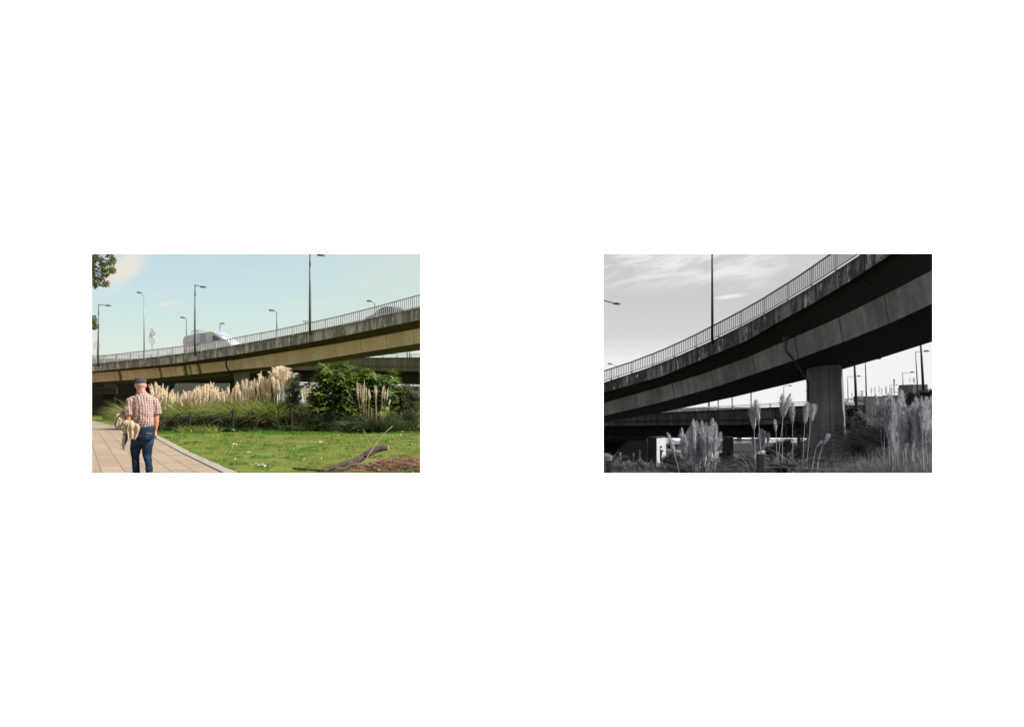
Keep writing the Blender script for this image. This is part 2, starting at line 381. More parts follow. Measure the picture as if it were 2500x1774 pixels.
a1 = n.noise(o, 0.5, 5, 0.6); a2 = n.noise(o, 6, 6, 0.7)
gr = n.mix(n.sm(a1, 0.35, 0.7), (0.10, 0.15, 0.02), (0.17, 0.19, 0.045))
gr = n.mix(n.m('MULTIPLY', n.sm(a2, 0.45, 0.8), 0.6), gr, (0.14, 0.10, 0.05))
gb = n.mix(n.sm(a2, 0.35, 0.7), g(0.02), g(0.09))
n.put(b.inputs['Base Color'], n.mix(n.sm(s_.outputs[0], -0.5, 0.5), gr, gb)); b.inputs['Roughness'].default_value = 1; b.inputs['Specular IOR Level'].default_value = 0.1
tag(link('ground', npmesh('ground', np.stack([gx, gy, gzv], -1).reshape(-1, 3), Fg), m_, smooth=True), kind='structure')

# ------------------------------------------------------------------ the white wall with its two openings
WY = 3.6
def wx(px): return (px - 1250) / F * WY
def wz(py): return CZ - (py - HZ) / F * WY
m_, n, b = newmat('backlit white panel')
b.inputs['Base Color'].default_value = (0.9, 0.9, 0.9, 1); b.inputs['Roughness'].default_value = 0.9; b.inputs['Specular IOR Level'].default_value = 0.0
b.inputs['Emission Color'].default_value = (1, 1, 1, 1); b.inputs['Emission Strength'].default_value = 0.85  # added glow keeps the page margins white; no light stands behind
M['page'] = m_; M['page_back'] = plain('grey panel back', (0.25, 0.25, 0.25), 0.9)
X = [-4.2, wx(224.0), wx(1026.3), wx(1473.4), wx(2276.3), 4.2]; Z = [-0.9, wz(1154.6), wz(619.2), 4.2]
mb = MB(); T = 0.06; fl = 0.05
def q(x0, x1, z0, z1):
    mb.add([(x0, WY, z0), (x1, WY, z0), (x1, WY, z1), (x0, WY, z1)], [(0, 1, 2, 3)], 0)
q(X[0], X[1], Z[0], Z[3]); q(X[2], X[3], Z[0], Z[3]); q(X[4], X[5], Z[0], Z[3])
for a_, b_ in ((1, 2), (3, 4)):
    q(X[a_], X[b_], Z[0], Z[1]); q(X[a_], X[b_], Z[2], Z[3])
for x0, x1 in ((X[1], X[2]), (X[3], X[4])):          # splayed reveals
    A = [(x0, WY, Z[1]), (x1, WY, Z[1]), (x1, WY, Z[2]), (x0, WY, Z[2])]
    B = [(x0 - fl, WY + T, Z[1] - fl), (x1 + fl, WY + T, Z[1] - fl), (x1 + fl, WY + T, Z[2] + fl), (x0 - fl, WY + T, Z[2] + fl)]
    mb.add(A + B, [(k, k + 4, (k + 1) % 4 + 4, (k + 1) % 4) for k in range(4)], 1)
BX = [X[0], X[1] - fl, X[2] + fl, X[3] - fl, X[4] + fl, X[5]]; BZ = [Z[0], Z[1] - fl, Z[2] + fl, Z[3]]
def qb(x0, x1, z0, z1): mb.add([(x0, WY + T, z0), (x0, WY + T, z1), (x1, WY + T, z1), (x1, WY + T, z0)], [(0, 1, 2, 3)], 1)
qb(BX[0], BX[1], BZ[0], BZ[3]); qb(BX[2], BX[3], BZ[0], BZ[3]); qb(BX[4], BX[5], BZ[0], BZ[3])
for a_, b_ in ((1, 2), (3, 4)): qb(BX[a_], BX[b_], BZ[0], BZ[1]); qb(BX[a_], BX[b_], BZ[2], BZ[3])
e = [(X[0], WY, Z[0]), (X[5], WY, Z[0]), (X[5], WY, Z[3]), (X[0], WY, Z[3])]; e2 = [(p[0], WY + T, p[2]) for p in e]
mb.add(e + e2, [(k, (k + 1) % 4, (k + 1) % 4 + 4, k + 4) for k in range(4)], 1)
tag(mb.build('display_wall', [M['page'], M['page_back']]), 'plain white wall with two rectangular openings side by side', 'wall')

mb = MB(); mb.add([(-6, -8, .006), (6, -8, .006), (6, WY + .02, .006), (-6, WY + .02, .006)], [(0, 1, 2, 3)])
tag(mb.build('floor', plain('white floor paint', (0.9, 0.9, 0.9), 0.8)), kind='structure')
# ------------------------------------------------------------------ flyovers
class Fly:
    def __init__(s, conv, org, Yf, u0, u1, n):
        s.conv, s.org = conv, org
        us = [u0 + (u1 - u0) * k / (n - 1) for k in range(n)]; s.us = us
        s.p = [conv(u, 0, Yf(u)).xy for u in us]; s.n = []; s.s = [0]
        for k in range(n):
            t = (s.p[min(k + 1, n - 1)] - s.p[max(k - 1, 0)]).normalized(); s.n.append(Vector((-t.y, t.x)))
            if k: s.s.append(s.s[-1] + (s.p[k] - s.p[k - 1]).length)
    def uof(s, x, y): return (x / y * F + 1250 - s.org) * 2.7915
    def pt(s, k, off, line, dz=0):
        k0 = int(k); fr = k - k0; k1 = min(k0 + 1, len(s.p) - 1)
        p = s.p[k0].lerp(s.p[k1], fr); nn = s.n[k0].lerp(s.n[k1], fr)
        if isinstance(line, tuple):               # level with the near edge
            z = CZ - (610 + interp(line[0], s.uof(p.x, p.y)) / 2.7915 - HZ) / F * p.y
            q = p + nn * off; return Vector((q.x, q.y, z + dz))
        q = p + nn * off; v = interp(line, s.uof(q.x, q.y))
        return Vector((q.x, q.y, CZ - (610 + v / 2.7915 - HZ) / F * q.y + dz))
    def kof(s, u):
        return (u - s.us[0]) / (s.us[1] - s.us[0])
    def loft(s, name, prof, mat, parent, closed=False, caps=True):
        """prof: list of (offset, line, dz)"""
        V = []; UV = []; m_ = len(prof); n = len(s.p)
        for k in range(n):
            for j, (off, line, dz) in enumerate(prof):
                V.append(tuple(s.pt(k, off, line, dz))); UV.append((s.s[k], j / max(1, m_ - 1)))
        Fs = []; jj = m_ if closed else m_ - 1
        for k in range(n - 1):
            for j in range(jj):
                a, b = k * m_ + j, k * m_ + (j + 1) % m_
                Fs.append((a, b, b + m_, a + m_))
        # uv per loop, each strip runs 0..1 downwards
        me = bpy.data.meshes.new(name); fs = list(Fs)
        if closed and caps: fs += [tuple(range(m_)), tuple((n - 1) * m_ + j for j in range(m_ - 1, -1, -1))]
        me.from_pydata(V, [], fs); uvl = me.uv_layers.new(name='UVMap')
        for pi, poly in enumerate(me.polygons):
            for li, vi in zip(poly.loop_indices, poly.vertices):
                k, j = divmod(vi, m_)
                if pi < len(Fs):
                    jf = pi % jj; t = 0 if j == jf else 1
                else: t = j / m_
                uvl.data[li].uv = (s.s[k], t)
        me.update(); return link(name, me, mat, parent)
def railing(fl, top, bot, par, mat, matp, step, postn, w=0.045, pw=0.10, r=0.05, gap=0.10, off=0.12, k0=0, k1=None, rails=0):
    k1 = len(fl.p) - 1 if k1 is None else k1
    L0, L1 = np.interp([k0, k1], range(len(fl.s)), fl.s)
    mb = MB(); n = int((L1 - L0) / step); posts = []
    ks = np.interp(np.linspace(L0, L1, n + 1), fl.s, range(len(fl.s)))
    tp = []; bp_ = []
    for i, k in enumerate(ks):
        a = fl.pt(k, off, top); b = fl.pt(k, off, bot, 0)
        tp.append(a); bp_.append(b + Vector((0, 0, gap)))
        if i % postn == 0: posts.append((a, b))
        elif not rails:
            c = (a + b) / 2 + Vector((0, 0, gap / 2)); mb.box(c, (w, w, a.z - b.z - gap))
    if not rails: mb.tube(bp_[::6] + [bp_[-1]], r * 0.7, 6, 0)
    o = mb.build('railing', [mat, matp], par) if not rails else None
    mb2 = MB(); sub = 6 if not rails else 2
    mb2.tube(tp[::sub] + [tp[-1]], r, 6, 0)
    for q_ in range(rails):
        mb2.tube([a.lerp(b, (q_ + 1) / (rails + 1)) for a, b in list(zip(tp, bp_))[::sub]], r * 0.6, 5, 0)
    h = mb2.build('handrail', matp, par)
    if not rails:
        pass
    base = o or h
    for a, b in posts[:99]:
        p = MB(); p.box((a + b) / 2, (pw, pw, (a.z - b.z))); p.box(b + Vector((0, -0.05, 0.03)), (pw * 1.8, pw * 1.6, 0.07)); p.build('post', mat, par)

# --- left flyover
L_top = [(28, 730), (380, 688), (690, 650), (1000, 600), (1290, 545), (1510, 497), (1700, 455), (1950, 392), (2267, 305)]
L_ft = [(28, 783), (500, 730), (730, 700), (1000, 655), (1290, 602), (1510, 560), (1730, 515), (1950, 465), (2267, 390)]
L_fb = [(28, 828), (500, 784), (642, 768), (1000, 715), (1423, 646), (1730, 588), (1897, 553), (2267, 475)]
L_bt = [(28, 840), (447, 806), (642, 790), (1000, 750), (1423, 683), (1877, 608), (2267, 533)]
L_bb = [(28, 902), (447, 875), (746, 845), (1000, 818), (1368, 783), (1700, 728), (1847, 703), (2267, 635)]
L_sf = [(28, 918), (600, 890), (1000, 855), (1330, 815), (1900, 732), (2267, 683)]
def YL(u): return 118 - 30 * (u - 28) / 2240
fl = Fly(la, 214, YL, -420, 2520, 60)
root = empty('flyover', la(1000, 720, YL(1000)), 'stained concrete flyover ramp climbing across the colour picture behind the pampas', 'bridge')
fl.loft('parapet', [(0, L_ft, 0), (0, L_fb, 0), (0.35, L_fb, 0.02), (0.35, L_ft, 0)], M['L_fascia'], root, closed=True)
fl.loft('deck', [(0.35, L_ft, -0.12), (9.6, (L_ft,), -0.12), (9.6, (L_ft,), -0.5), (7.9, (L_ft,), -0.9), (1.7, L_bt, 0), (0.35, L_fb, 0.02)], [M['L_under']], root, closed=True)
kr = [fl.s[0] + 0] 
def sL(u): return float(np.interp(fl.kof(u), range(len(fl.s)), fl.s))
dk = (0.06, 0.04, 0.02)
M['L_girder'] = concrete('yellowed girder concrete', (0.80, 0.61, 0.39), (0.28, 0.19, 0.08), joint=3.9, streak=0.12, spots=0.25, jw=0.02,  # warm light bounced off the ground put into the base colour
    rust=[(sL(140), 0.42, dk), (sL(415), 0.34, (0.12, 0.07, 0.03)), (sL(585), 0.5, dk), (sL(618), 0.30, (0.2, 0.13, 0.06)), (sL(680), 0.42, dk)])
fl.loft('girder', [(1.7, L_bt, 0.0), (2.0, L_bb, 0)], M['L_girder'], root)
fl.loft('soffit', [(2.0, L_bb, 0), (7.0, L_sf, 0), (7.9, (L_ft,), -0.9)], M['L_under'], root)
railing(fl, L_top, L_ft, root, M['galv'], M['galv'], 0.29, 9, w=0.08, pw=0.12, r=0.055)
fl.loft('kerb', [(1.1, (L_ft,), -0.12), (1.1, (L_ft,), 0.30), (1.35, (L_ft,), 0.30), (1.35, (L_ft,), -0.12)], M['L_dark'], root, closed=True)
# pier of the left flyover
def pier(par, conv, cs_t, cs_b, zt, zb, mat, name='pier'):
    """cs: corner list (u, Y) clockwise; front corners give the screen columns"""
    V = []; 
    for cs, z in ((cs_b, zb), (cs_t, zt)):
        for u, Y in cs: p = conv(u, 0, Y); V.append((p.x, p.y, z))
    n = len(cs_b); me = bpy.data.meshes.new(name)
    fs = [(k, (k + 1) % n, (k + 1) % n + n, k + n) for k in range(n)] + [tuple(range(n - 1, -1, -1)), tuple(range(n, 2 * n))]
    me.from_pydata(V, [], fs); uvl = me.uv_layers.new(name='UVMap'); per = [0]
    for k in range(n): per.append(per[-1] + (Vector(V[(k + 1) % n]) - Vector(V[k])).length)
    for pi, poly in enumerate(me.polygons):
        for c_, (li, vi) in enumerate(zip(poly.loop_indices, poly.vertices)):
            if pi < n: uvl.data[li].uv = (per[pi + (1 if c_ in (1, 2) else 0)], 1 if vi < n else 0)
    me.update(); return link(name, me, mat, par)
cs = [(995, 112.2), (1046, 111.6), (1104, 111.0), (1096, 115), (1010, 115)]
pier(root, la, cs, cs, la(0, 826, 112).z, -1.6, M['L_pier'])
dp = MB(); k_ = fl.kof(912)
a = fl.pt(k_, 1.55, L_bt); b = fl.pt(k_, 1.75, L_bb).lerp(a, 0.35)
dp.tube([la(942, 735, 106.6), la(945, 792, 106.8), la(996, 882, 108.5), la(994, 1010, 110.6)], 0.10, 8)
dp.build('drainpipe', M['L_dark'], root)
# --- second flyover behind, left place
def Y2(u): return 165 - 22 * u / 2267
f2 = Fly(la, 214, Y2, -500, 2500, 24)
S_rt = [(1340, 712), (2267, 709)]; S_t = [(1340, 735), (2267, 731)]; S_m = [(1340, 780), (2267, 795)]; S_b = [(28, 806), (1340, 816), (2267, 828)]; S_u = [(28, 885), (1553, 899), (2267, 918)]
r2 = empty('flyover', la(1500, 800, Y2(1500)), 'darker level concrete flyover passing behind the bushes at right of the colour picture', 'bridge')
f2.loft('parapet', [(0, S_t, 0), (0, S_m, 0), (0.4, S_m, 0), (0.4, S_t, 0)], M['L_far'], r2, closed=True)
f2.loft('edge_beam', [(0.12, S_m, 0), (0.12, S_b, 0)], M['L_far'], r2)
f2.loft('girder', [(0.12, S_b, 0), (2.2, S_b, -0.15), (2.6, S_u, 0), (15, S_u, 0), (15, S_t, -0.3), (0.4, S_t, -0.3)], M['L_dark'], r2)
railing(f2, S_rt, S_t, r2, M['galv'], M['galv'], 2.6, 1, pw=0.12, r=0.05, rails=1, gap=0)
for u in (150, 1250, 1730):
    cs = [(u - 40, 150), (u + 40, 150), (u + 42, 153), (u - 38, 153)]
    pier(r2, la, cs, cs, 6, -2, M['L_dark'])
# near-black wall added for the underpass shade; abutment and block wall (left)
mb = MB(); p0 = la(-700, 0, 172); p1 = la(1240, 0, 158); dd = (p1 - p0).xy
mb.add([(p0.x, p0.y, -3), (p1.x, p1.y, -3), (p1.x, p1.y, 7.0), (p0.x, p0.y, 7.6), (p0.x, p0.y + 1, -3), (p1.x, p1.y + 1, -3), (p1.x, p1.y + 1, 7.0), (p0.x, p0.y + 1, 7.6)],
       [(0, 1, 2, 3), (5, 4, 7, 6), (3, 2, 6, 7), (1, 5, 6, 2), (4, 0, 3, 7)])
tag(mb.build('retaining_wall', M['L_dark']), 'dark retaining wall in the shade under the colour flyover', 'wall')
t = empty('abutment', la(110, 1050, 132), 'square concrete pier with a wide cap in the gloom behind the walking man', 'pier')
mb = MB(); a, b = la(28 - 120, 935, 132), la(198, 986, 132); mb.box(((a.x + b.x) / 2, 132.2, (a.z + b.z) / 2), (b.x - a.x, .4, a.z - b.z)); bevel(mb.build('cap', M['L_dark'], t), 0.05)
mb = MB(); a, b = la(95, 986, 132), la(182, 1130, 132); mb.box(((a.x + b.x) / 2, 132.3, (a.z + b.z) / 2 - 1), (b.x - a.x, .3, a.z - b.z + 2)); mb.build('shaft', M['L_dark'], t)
mb = MB(); a, b = la(600, 908, 138), la(962, 1000, 138)
mb.prism([(a.x, a.z), (a.x - 1.6, b.z - 2), (b.x, b.z - 2), (b.x, a.z)], 138, 138.4)
t = mb.build('block_wall', M['L_block']); tag(t, 'pale grey block wall behind the middle pampas plumes under the flyover', 'wall')

# --- right flyover
R_top = [(28, 825), (220, 762), (420, 685), (620, 595), (765, 520), (930, 435), (1100, 340), (1300, 215), (1400, 150), (1560, 38), (1700, -62)]
R_ft = [(28, 903), (420, 772), (765, 618), (1000, 505), (1220, 383), (1460, 238), (1640, 122), (1780, 30), (1900, -50)]
R_fb = [(28, 970), (420, 862), (700, 745), (1000, 620), (1220, 490), (1460, 360), (1700, 215), (1990, 28), (2200, -110)]
R_bt = [(28, 1042), (420, 932), (700, 845), (1000, 735), (1270, 618), (1600, 475), (2050, 252), (2267, 138)]
R_bb = [(28, 1130), (400, 1042), (800, 930), (1330, 750), (1700, 612), (2000, 490), (2267, 365)]
R_sf = [(28, 1172), (400, 1112), (900, 1005), (1395, 887), (1650, 815), (1900, 742), (2267, 625)]
def YR(u): return 72 - 34 * (u - 28) / 2240
fr = Fly(rb, 1464, YR, -330, 2900, 64)
rr = empty('flyover', rb(1000, 560, YR(1000)), 'streaked concrete flyover sweeping up across the black and white picture', 'bridge')
fr.loft('parapet', [(0, R_ft, 0), (0, R_fb, 0), (0.3, R_fb, 0.01), (0.3, R_ft, 0)], M['R_fascia'], rr, closed=True)
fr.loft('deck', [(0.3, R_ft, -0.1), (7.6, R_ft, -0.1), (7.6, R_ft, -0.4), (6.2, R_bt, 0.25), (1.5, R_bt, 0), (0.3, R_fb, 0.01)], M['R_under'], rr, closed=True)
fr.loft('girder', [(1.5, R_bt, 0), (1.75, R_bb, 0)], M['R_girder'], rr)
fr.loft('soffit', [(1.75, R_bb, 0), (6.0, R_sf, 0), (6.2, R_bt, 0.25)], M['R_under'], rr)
railing(fr, R_top, R_ft, rr, M['R_rail'], M['R_rail_dark'], 0.21, 12, w=0.06, pw=0.09, gap=0.12)
cb = [(1412, 57.6), (1500, 56.7), (1690, 56.0), (1704, 57.3), (1640, 59.2), (1440, 59.2)]
ct = [(1408, 57.6), (1495, 56.7), (1640, 56.0), (1652, 57.3), (1600, 59.2), (1440, 59.2)]
pr = pier(rr, rb, ct, cb, rb(0, 752, 57).z, -5, M['R_pier'])
# scrawled tag on the pier
def strokes(conv, Y, polys, r, mat, par, name):
    mb = MB()
    for P in polys: mb.tube([conv(u, v, Y) for u, v in P], r, 5)
    return mb.build(name, mat, par)
strokes(rb, 56.05, [[(1604, 1188), (1622, 1215), (1632, 1230)], [(1628, 1188), (1614, 1214), (1606, 1232)], [(1638, 1205), (1640, 1228)], [(1646, 1226), (1649, 1198), (1656, 1222), (1660, 1196)],
    [(1664, 1200), (1670, 1212), (1678, 1192)], [(1671, 1212), (1664, 1236), (1656, 1244)], [(1636, 1248), (1650, 1242), (1652, 1262), (1630, 1272), (1640, 1256)],
    ] , 0.022, M['R_ink'], rr, 'graffiti')
strokes(rb, 56.05, [[(1558, 1275), (1574, 1268), (1580, 1284), (1566, 1300), (1560, 1286)], [(1552, 1296), (1572, 1310), (1584, 1300)], [(1560, 1318), (1576, 1308), (1586, 1322)]], 0.022, M['R_ink'], rr, 'graffiti')
dp = MB(); dp.tube([rb(1268, 606, 50.5), rb(1268, 685, 50.5), rb(1318, 742, 52.5), rb(1424, 905, 56.0), rb(1424, 1010, 56.6), rb(1420, 1260, 56.8)], 0.06, 8)
dp.tube([rb(1252, 606, 50.6), rb(1286, 606, 50.6)], 0.10, 8)
dp.build('drainpipe', M['R_pole'], rr)
mb = MB()
for v in (900, 960): mb = MB(); mb.box(rb(1424, v, 56.5), (0.26, 0.26, 0.06)); mb.build('pipe_bracket', M['R_pole_mid'], rr)
# --- second flyover, right place
f3 = Fly(rb, 1464, lambda u: 104 - 10 * u / 2267, -500, 1820, 20)
T_rt = [(28, 1108), (520, 1081), (837, 1064), (1405, 1033), (1820, 1010)]; T_t = [(28, 1132), (520, 1102), (837, 1088), (1405, 1059), (1820, 1040)]
T_m = [(28, 1168), (313, 1163), (865, 1157), (1390, 1141), (1820, 1128)]; T_b = [(28, 1199), (865, 1192), (1390, 1184), (1820, 1176)]; T_u = [(28, 1291), (448, 1278), (1390, 1281)]
r3 = empty('flyover', rb(900, 1150, 100), 'low dark flyover with an open rail running beneath the sweeping grey one', 'bridge')
f3.loft('parapet', [(0, T_t, 0), (0, T_m, 0), (0.4, T_m, 0), (0.4, T_t, 0)], M['R_far'], r3, closed=True)
f3.loft('edge_beam', [(0.1, T_m, 0), (0.1, T_b, 0)], M['R_far'], r3)
f3.loft('girder', [(0.1, T_b, 0), (1.6, T_b, -0.1), (1.8, T_u, 0), (9, T_u, 0), (9, T_t, -0.4), (0.4, T_t, -0.4)], M['R_dark'], r3)
railing(f3, T_rt, T_t, r3, M['R_pale'], M['R_pale'], 2.0, 1, pw=0.10, r=0.055, rails=1, gap=0)
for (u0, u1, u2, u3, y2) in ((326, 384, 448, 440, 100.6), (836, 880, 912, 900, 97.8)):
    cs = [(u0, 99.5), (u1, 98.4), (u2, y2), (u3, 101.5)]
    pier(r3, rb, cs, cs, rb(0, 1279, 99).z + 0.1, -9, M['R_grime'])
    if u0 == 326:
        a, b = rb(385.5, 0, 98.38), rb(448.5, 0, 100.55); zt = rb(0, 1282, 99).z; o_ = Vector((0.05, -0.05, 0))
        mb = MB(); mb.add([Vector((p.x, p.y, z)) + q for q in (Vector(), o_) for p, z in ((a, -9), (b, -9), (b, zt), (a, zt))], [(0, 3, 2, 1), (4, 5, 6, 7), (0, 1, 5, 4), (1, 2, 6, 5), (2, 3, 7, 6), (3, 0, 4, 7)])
        mb.build('painted_panel', plain('mottled pale concrete', g(0.42), 0.9, 0, 0.35, 2), r3)  # sunlight on this pier face put in as a paler plate
leafy = MB()
for v in range(1345, 1500, 14):
    for q_ in range(4):
        p = rb(414 + random.uniform(-11, 13), v + random.uniform(-6, 6), 99.2); p.y -= 0.12
        leafy.ball(p, (0.11, 0.03, 0.13), 6)
leafy.build('graffiti', M['R_ink'], r3)

# ------------------------------------------------------------------ right place background
def slab(conv, u0, v0, u1, v1, Y, depth, mat, name, par=None):
    a, b = conv(u0, v0, Y), conv(u1, v1, Y); mb = MB()
    mb.box(((a.x + b.x) / 2, Y + depth / 2, (a.z + b.z) / 2), (b.x - a.x, depth, a.z - b.z)); return mb.build(name, mat, par)
def house(conv, u0, v0, u1, v1, Y, depth, mats, label, name, wins, roofv=None, cat='building'):
    a = conv(u0, v1, Y); t = empty(name, (conv((u0 + u1) / 2, 0, Y).x, Y, a.z), label, cat)
    slab(conv, u0, v0, u1, v1, Y, depth, mats[0], 'wall', t)
    if roofv is not None:
        A, B, C_ = conv(u0 - 3, v0, Y), conv(u1 + 3, v0, Y), conv((u0 + u1) / 2, roofv, Y)
        mb = MB(); mb.prism([(A.x, A.z + 0.01), (B.x, B.z + 0.01), (C_.x, C_.z)], Y - 0.3, Y + depth + 0.3); mb.build('roof', mats[1], t)
    for (wu, wv, ww, wh) in wins:
        mb = MB(); mb.box(conv(wu, wv, Y - 0.03), (ww, 0.08, wh)); mb.build('window', mats[2], t)
    return t
house(rb, 440, 1322, 556, 1420, 150, 8, (M['R_white'], M['R_pale'], M['R_mid']), 'white gabled house seen between the grey piers', 'house', [(462, 1338, 1.0, .7), (540, 1340, 1.2, .8), (480, 1338, 0.6, .7)], 1288)
house(rb, 470, 1296, 860, 1440, 190, 10, (M['R_white'], M['R_pale'], M['R_mid']), 'long white building beyond the plume cluster under the low flyover', 'building', [(620, 1340, 2, 1.5), (700, 1340, 2, 1.5), (810, 1330, 2, 2)], None)
house(rb, 905, 1284, 1420, 1312, 180, 8, (M['R_white'], M['R_pale'], M['R_mid']), 'white block with small dark windows right of the far round pier', 'building', [(930, 1293, .9, .6), (952, 1292, .9, .9), (1000, 1293, 2.6, .35)], None)
mb = MB(); P_ = [rb(u, v, 140) for u, v in ((905, 1318), (950, 1312), (1010, 1318), (1070, 1338), (1100, 1352), (1100, 1372), (905, 1372))]
mb.prism([(p.x, p.z) for p in P_], 140, 143); tag(mb.build('shed_roof', M['R_mid']), 'dark curved shed roof beside the far round pier', 'roof')
slab_o = slab(rb, 905, 1372, 1340, 1425, 141, 2, M['R_white'], 'garden_wall'); tag(slab_o, 'bright white garden wall low under the far flyover', 'wall')
mb = MB()
for k in range(34):
    u = 452 + k * 3.0; a = rb(u, 1362 + k * 0.5, 118); b = rb(u, 1470, 118); mb.box((a.x, 118 + (0.06 if k % 2 else 0), (a.z + b.z) / 2), (0.10, 0.05, a.z - b.z))
tag(mb.build('corrugated_fence', M['R_fence']), 'grey corrugated fence right of the sunlit pier', 'fence')
mb = MB()
for k in range(26):
    a = rb(690 + k * 6.0, 1395, 116); b = rb(690 + k * 6, 1440, 116); mb.box((a.x, 116, (a.z + b.z) / 2), (0.05, 0.05, a.z - b.z))
a = rb(690, 1398, 116); b = rb(840, 1398, 116); mb.box(((a.x + b.x) / 2, 116, a.z), (b.x - a.x, 0.05, 0.06))
tag(mb.build('picket_fence', M['R_white']), 'white picket fence behind the big plume cluster', 'fence')
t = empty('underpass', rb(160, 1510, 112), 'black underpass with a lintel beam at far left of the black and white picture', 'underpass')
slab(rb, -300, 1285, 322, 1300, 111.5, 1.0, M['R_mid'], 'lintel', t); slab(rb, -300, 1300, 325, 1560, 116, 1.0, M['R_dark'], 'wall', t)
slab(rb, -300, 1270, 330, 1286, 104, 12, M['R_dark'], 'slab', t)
tag(slab(rb, 268, 1362, 280, 1480, 90, 0.2, M['R_pole_mid'], 'wooden_post'), 'thin upright stake in front of the black underpass', 'post')
# abutment at the right
t = empty('abutment', rb(1900, 1090, 86), 'stepped concrete abutment beyond the plumes at right', 'wall')
slab(rb, 1812, 996, 1985, 1140, 84, 3, M['R_mid'], 'wall', t); slab(rb, 1985, 990, 2300, 1140, 85, 2, M['R_mid'], 'wall', t)
slab(rb, 1680, 1036, 1812, 1056, 84.2, 3, M['R_pale'], 'coping', t); slab(rb, 1680, 1056, 1812, 1150, 84.6, 3, M['R_mid'], 'wall', t)
t = slab(rb, 2133, 916, 2236, 1010, 83, 3, M['R_mid'], 'concrete_block'); tag(t, 'square concrete block standing on the wall at far right', 'block')
t = empty('guard_rail', rb(1800, 1030, 88), 'pale horizontal guard rail on the wall right of the big pier', 'railing')
for k, v in enumerate((1012, 1026)):
    mb = MB(); mb.tube([rb(1670, v, 88), rb(1815, v - 4, 88)], 0.05, 6); mb.build('rail', M['R_pale'], t)
for u in (1690, 1735, 1790):
    mb = MB(); mb.tube([rb(u, 1010, 88), rb(u, 1042, 88)], 0.05, 6); mb.build('post', M['R_pale'], t)
t = empty('handrail', rb(2130, 980, 88), 'pale rail left of the square concrete block', 'railing')
mb = MB(); mb.tube([rb(1990, 968, 87), rb(2135, 962, 87)], 0.05, 6); mb.build('rail', M['R_pale'], t)
# left place background beneath the far flyover
house(la, 1385, 903, 1560, 970, 260, 8, (M['white_paint'], M['blue_grey'], M['glass']), 'low white building under the far flyover left of the leafy bush', 'building', [(1415, 915, 2.5, .8), (1440, 930, 3, .7), (1500, 915, 2, .6)])
house(la, 2100, 922, 2330, 985, 260, 8, (plain('pale grey wall', (0.45, 0.47, 0.5), 0.8), M['blue_grey'], M['L_dark']), 'pale grey warehouse at right edge of the colour picture', 'building', [(2190, 945, 6, 1.2)])
mb = MB(); mb.tube([la(2218, 990, 150), la(2218, 918, 150)], 0.10, 6); tag(mb.build('fence_post', M['sign_back']), 'thin pale mast under the far flyover at right', 'mast')

# ------------------------------------------------------------------ street lamps
def lamp(conv, base, top, head, Y, r, mats, label, cat='street lamp', group=None, hl=0.75, double=False, bY=None):
    b = conv(base[0], base[1], Y); a = conv(top[0], top[1], Y); h = conv(head[0], head[1], Y)
    t = empty('street_lamp', b, label, cat, group)
    mb = MB(); mb.tube([b - Vector((0, 0, 0.3)), b.lerp(a, 0.5), a], [r * 0.95, r * 0.75, r * 0.5], 8); mb.build('pole', mats[0], t, True)
    heads = [h] + ([Vector((2 * a.x - h.x, h.y, h.z))] if double else [])
    for h in heads:
        dd = (h - a); e = a + dd * max(0.1, 1 - hl * 0.45 / max(dd.length, .1))
        mb = MB(); mb.tube([a - Vector((0, 0, r * .4)), e], [r * 0.42, r * 0.38], 6); mb.build('arm', mats[0], t, True)
        ang = math.atan2(dd.z, abs(dd.x)) * 0.35 * (1 if dd.x > 0 else -1)
        Mx = Matrix.Rotation(-ang, 3, 'Y')
        mb = MB(); mb.ball(h, (hl / 2, hl * 0.34, hl * 0.19), 14, 0, Mx); 
        mb.v = [p if p[2] > h.z - hl * 0.055 else (p[0], p[1], h.z - hl * 0.055) for p in mb.v]
        hd = mb.build('lamp_head', mats[1], t, True)
        mb = MB(); mb.ball(h - Vector((0, 0, hl * 0.055)), (hl * 0.36, hl * 0.16, hl * 0.045), 12, 0, Mx); ln = mb.build('lens', mats[2], hd, True)
        ln.matrix_parent_inverse = Matrix.Translation(-t.location)
    return t
LM = (M['pole'], M['head'], M['lens']); LL = (M['pole_light'], M['head'], M['lens'])
GL = 'street lamps along the colour flyover'
lamp(la, (70, 778), (75, 370), (140, 380), YL(70) - 0.2, 0.13, LM, 'tall street lamp at the left end of the flyover, arm pointing right', group=GL, hl=0.85)
lamp(la, (385, 735), (385, 312), (353, 292), YL(385) + 9, 0.11, LL, 'tall slim grey lamp left of the triangular sign, arm rising to the left', group=GL, hl=0.75)
lamp(la, (673, 720), (673, 472), (649, 462), YL(673) + 9, 0.10, LM, 'short lamp just left of the white van, arm pointing left', group=GL, hl=0.75)
lamp(la, (730, 705), (732, 237), (789, 254), YL(730) - 0.2, 0.14, LM, 'tall street lamp in front of the white van, arm pointing right', group=GL, hl=0.85)
lamp(la, (902, 690), (902, 497), (921, 502), YL(902) + 26, 0.10, LM, 'small distant lamp rising above the white van roof', group=GL, hl=0.75)
lamp(la, (1289, 625), (1289, 424), (1254, 413), YL(1289) + 9, 0.10, LM, 'short lamp at the middle of the flyover, arm pointing left', group=GL, hl=0.78)
lamp(la, (1484, 600), (1484, 488), (1474, 487), YL(1484) + 30, 0.10, LM, 'tiny twin headed lamp left of the tallest pole', group=GL, hl=0.45, double=True)
lamp(la, (1515, 562), (1515, 12), (1591, 37), YL(1515) - 0.2, 0.16, LM, 'tallest lamp post, cut by the top edge of the colour picture', group=GL, hl=0.95)
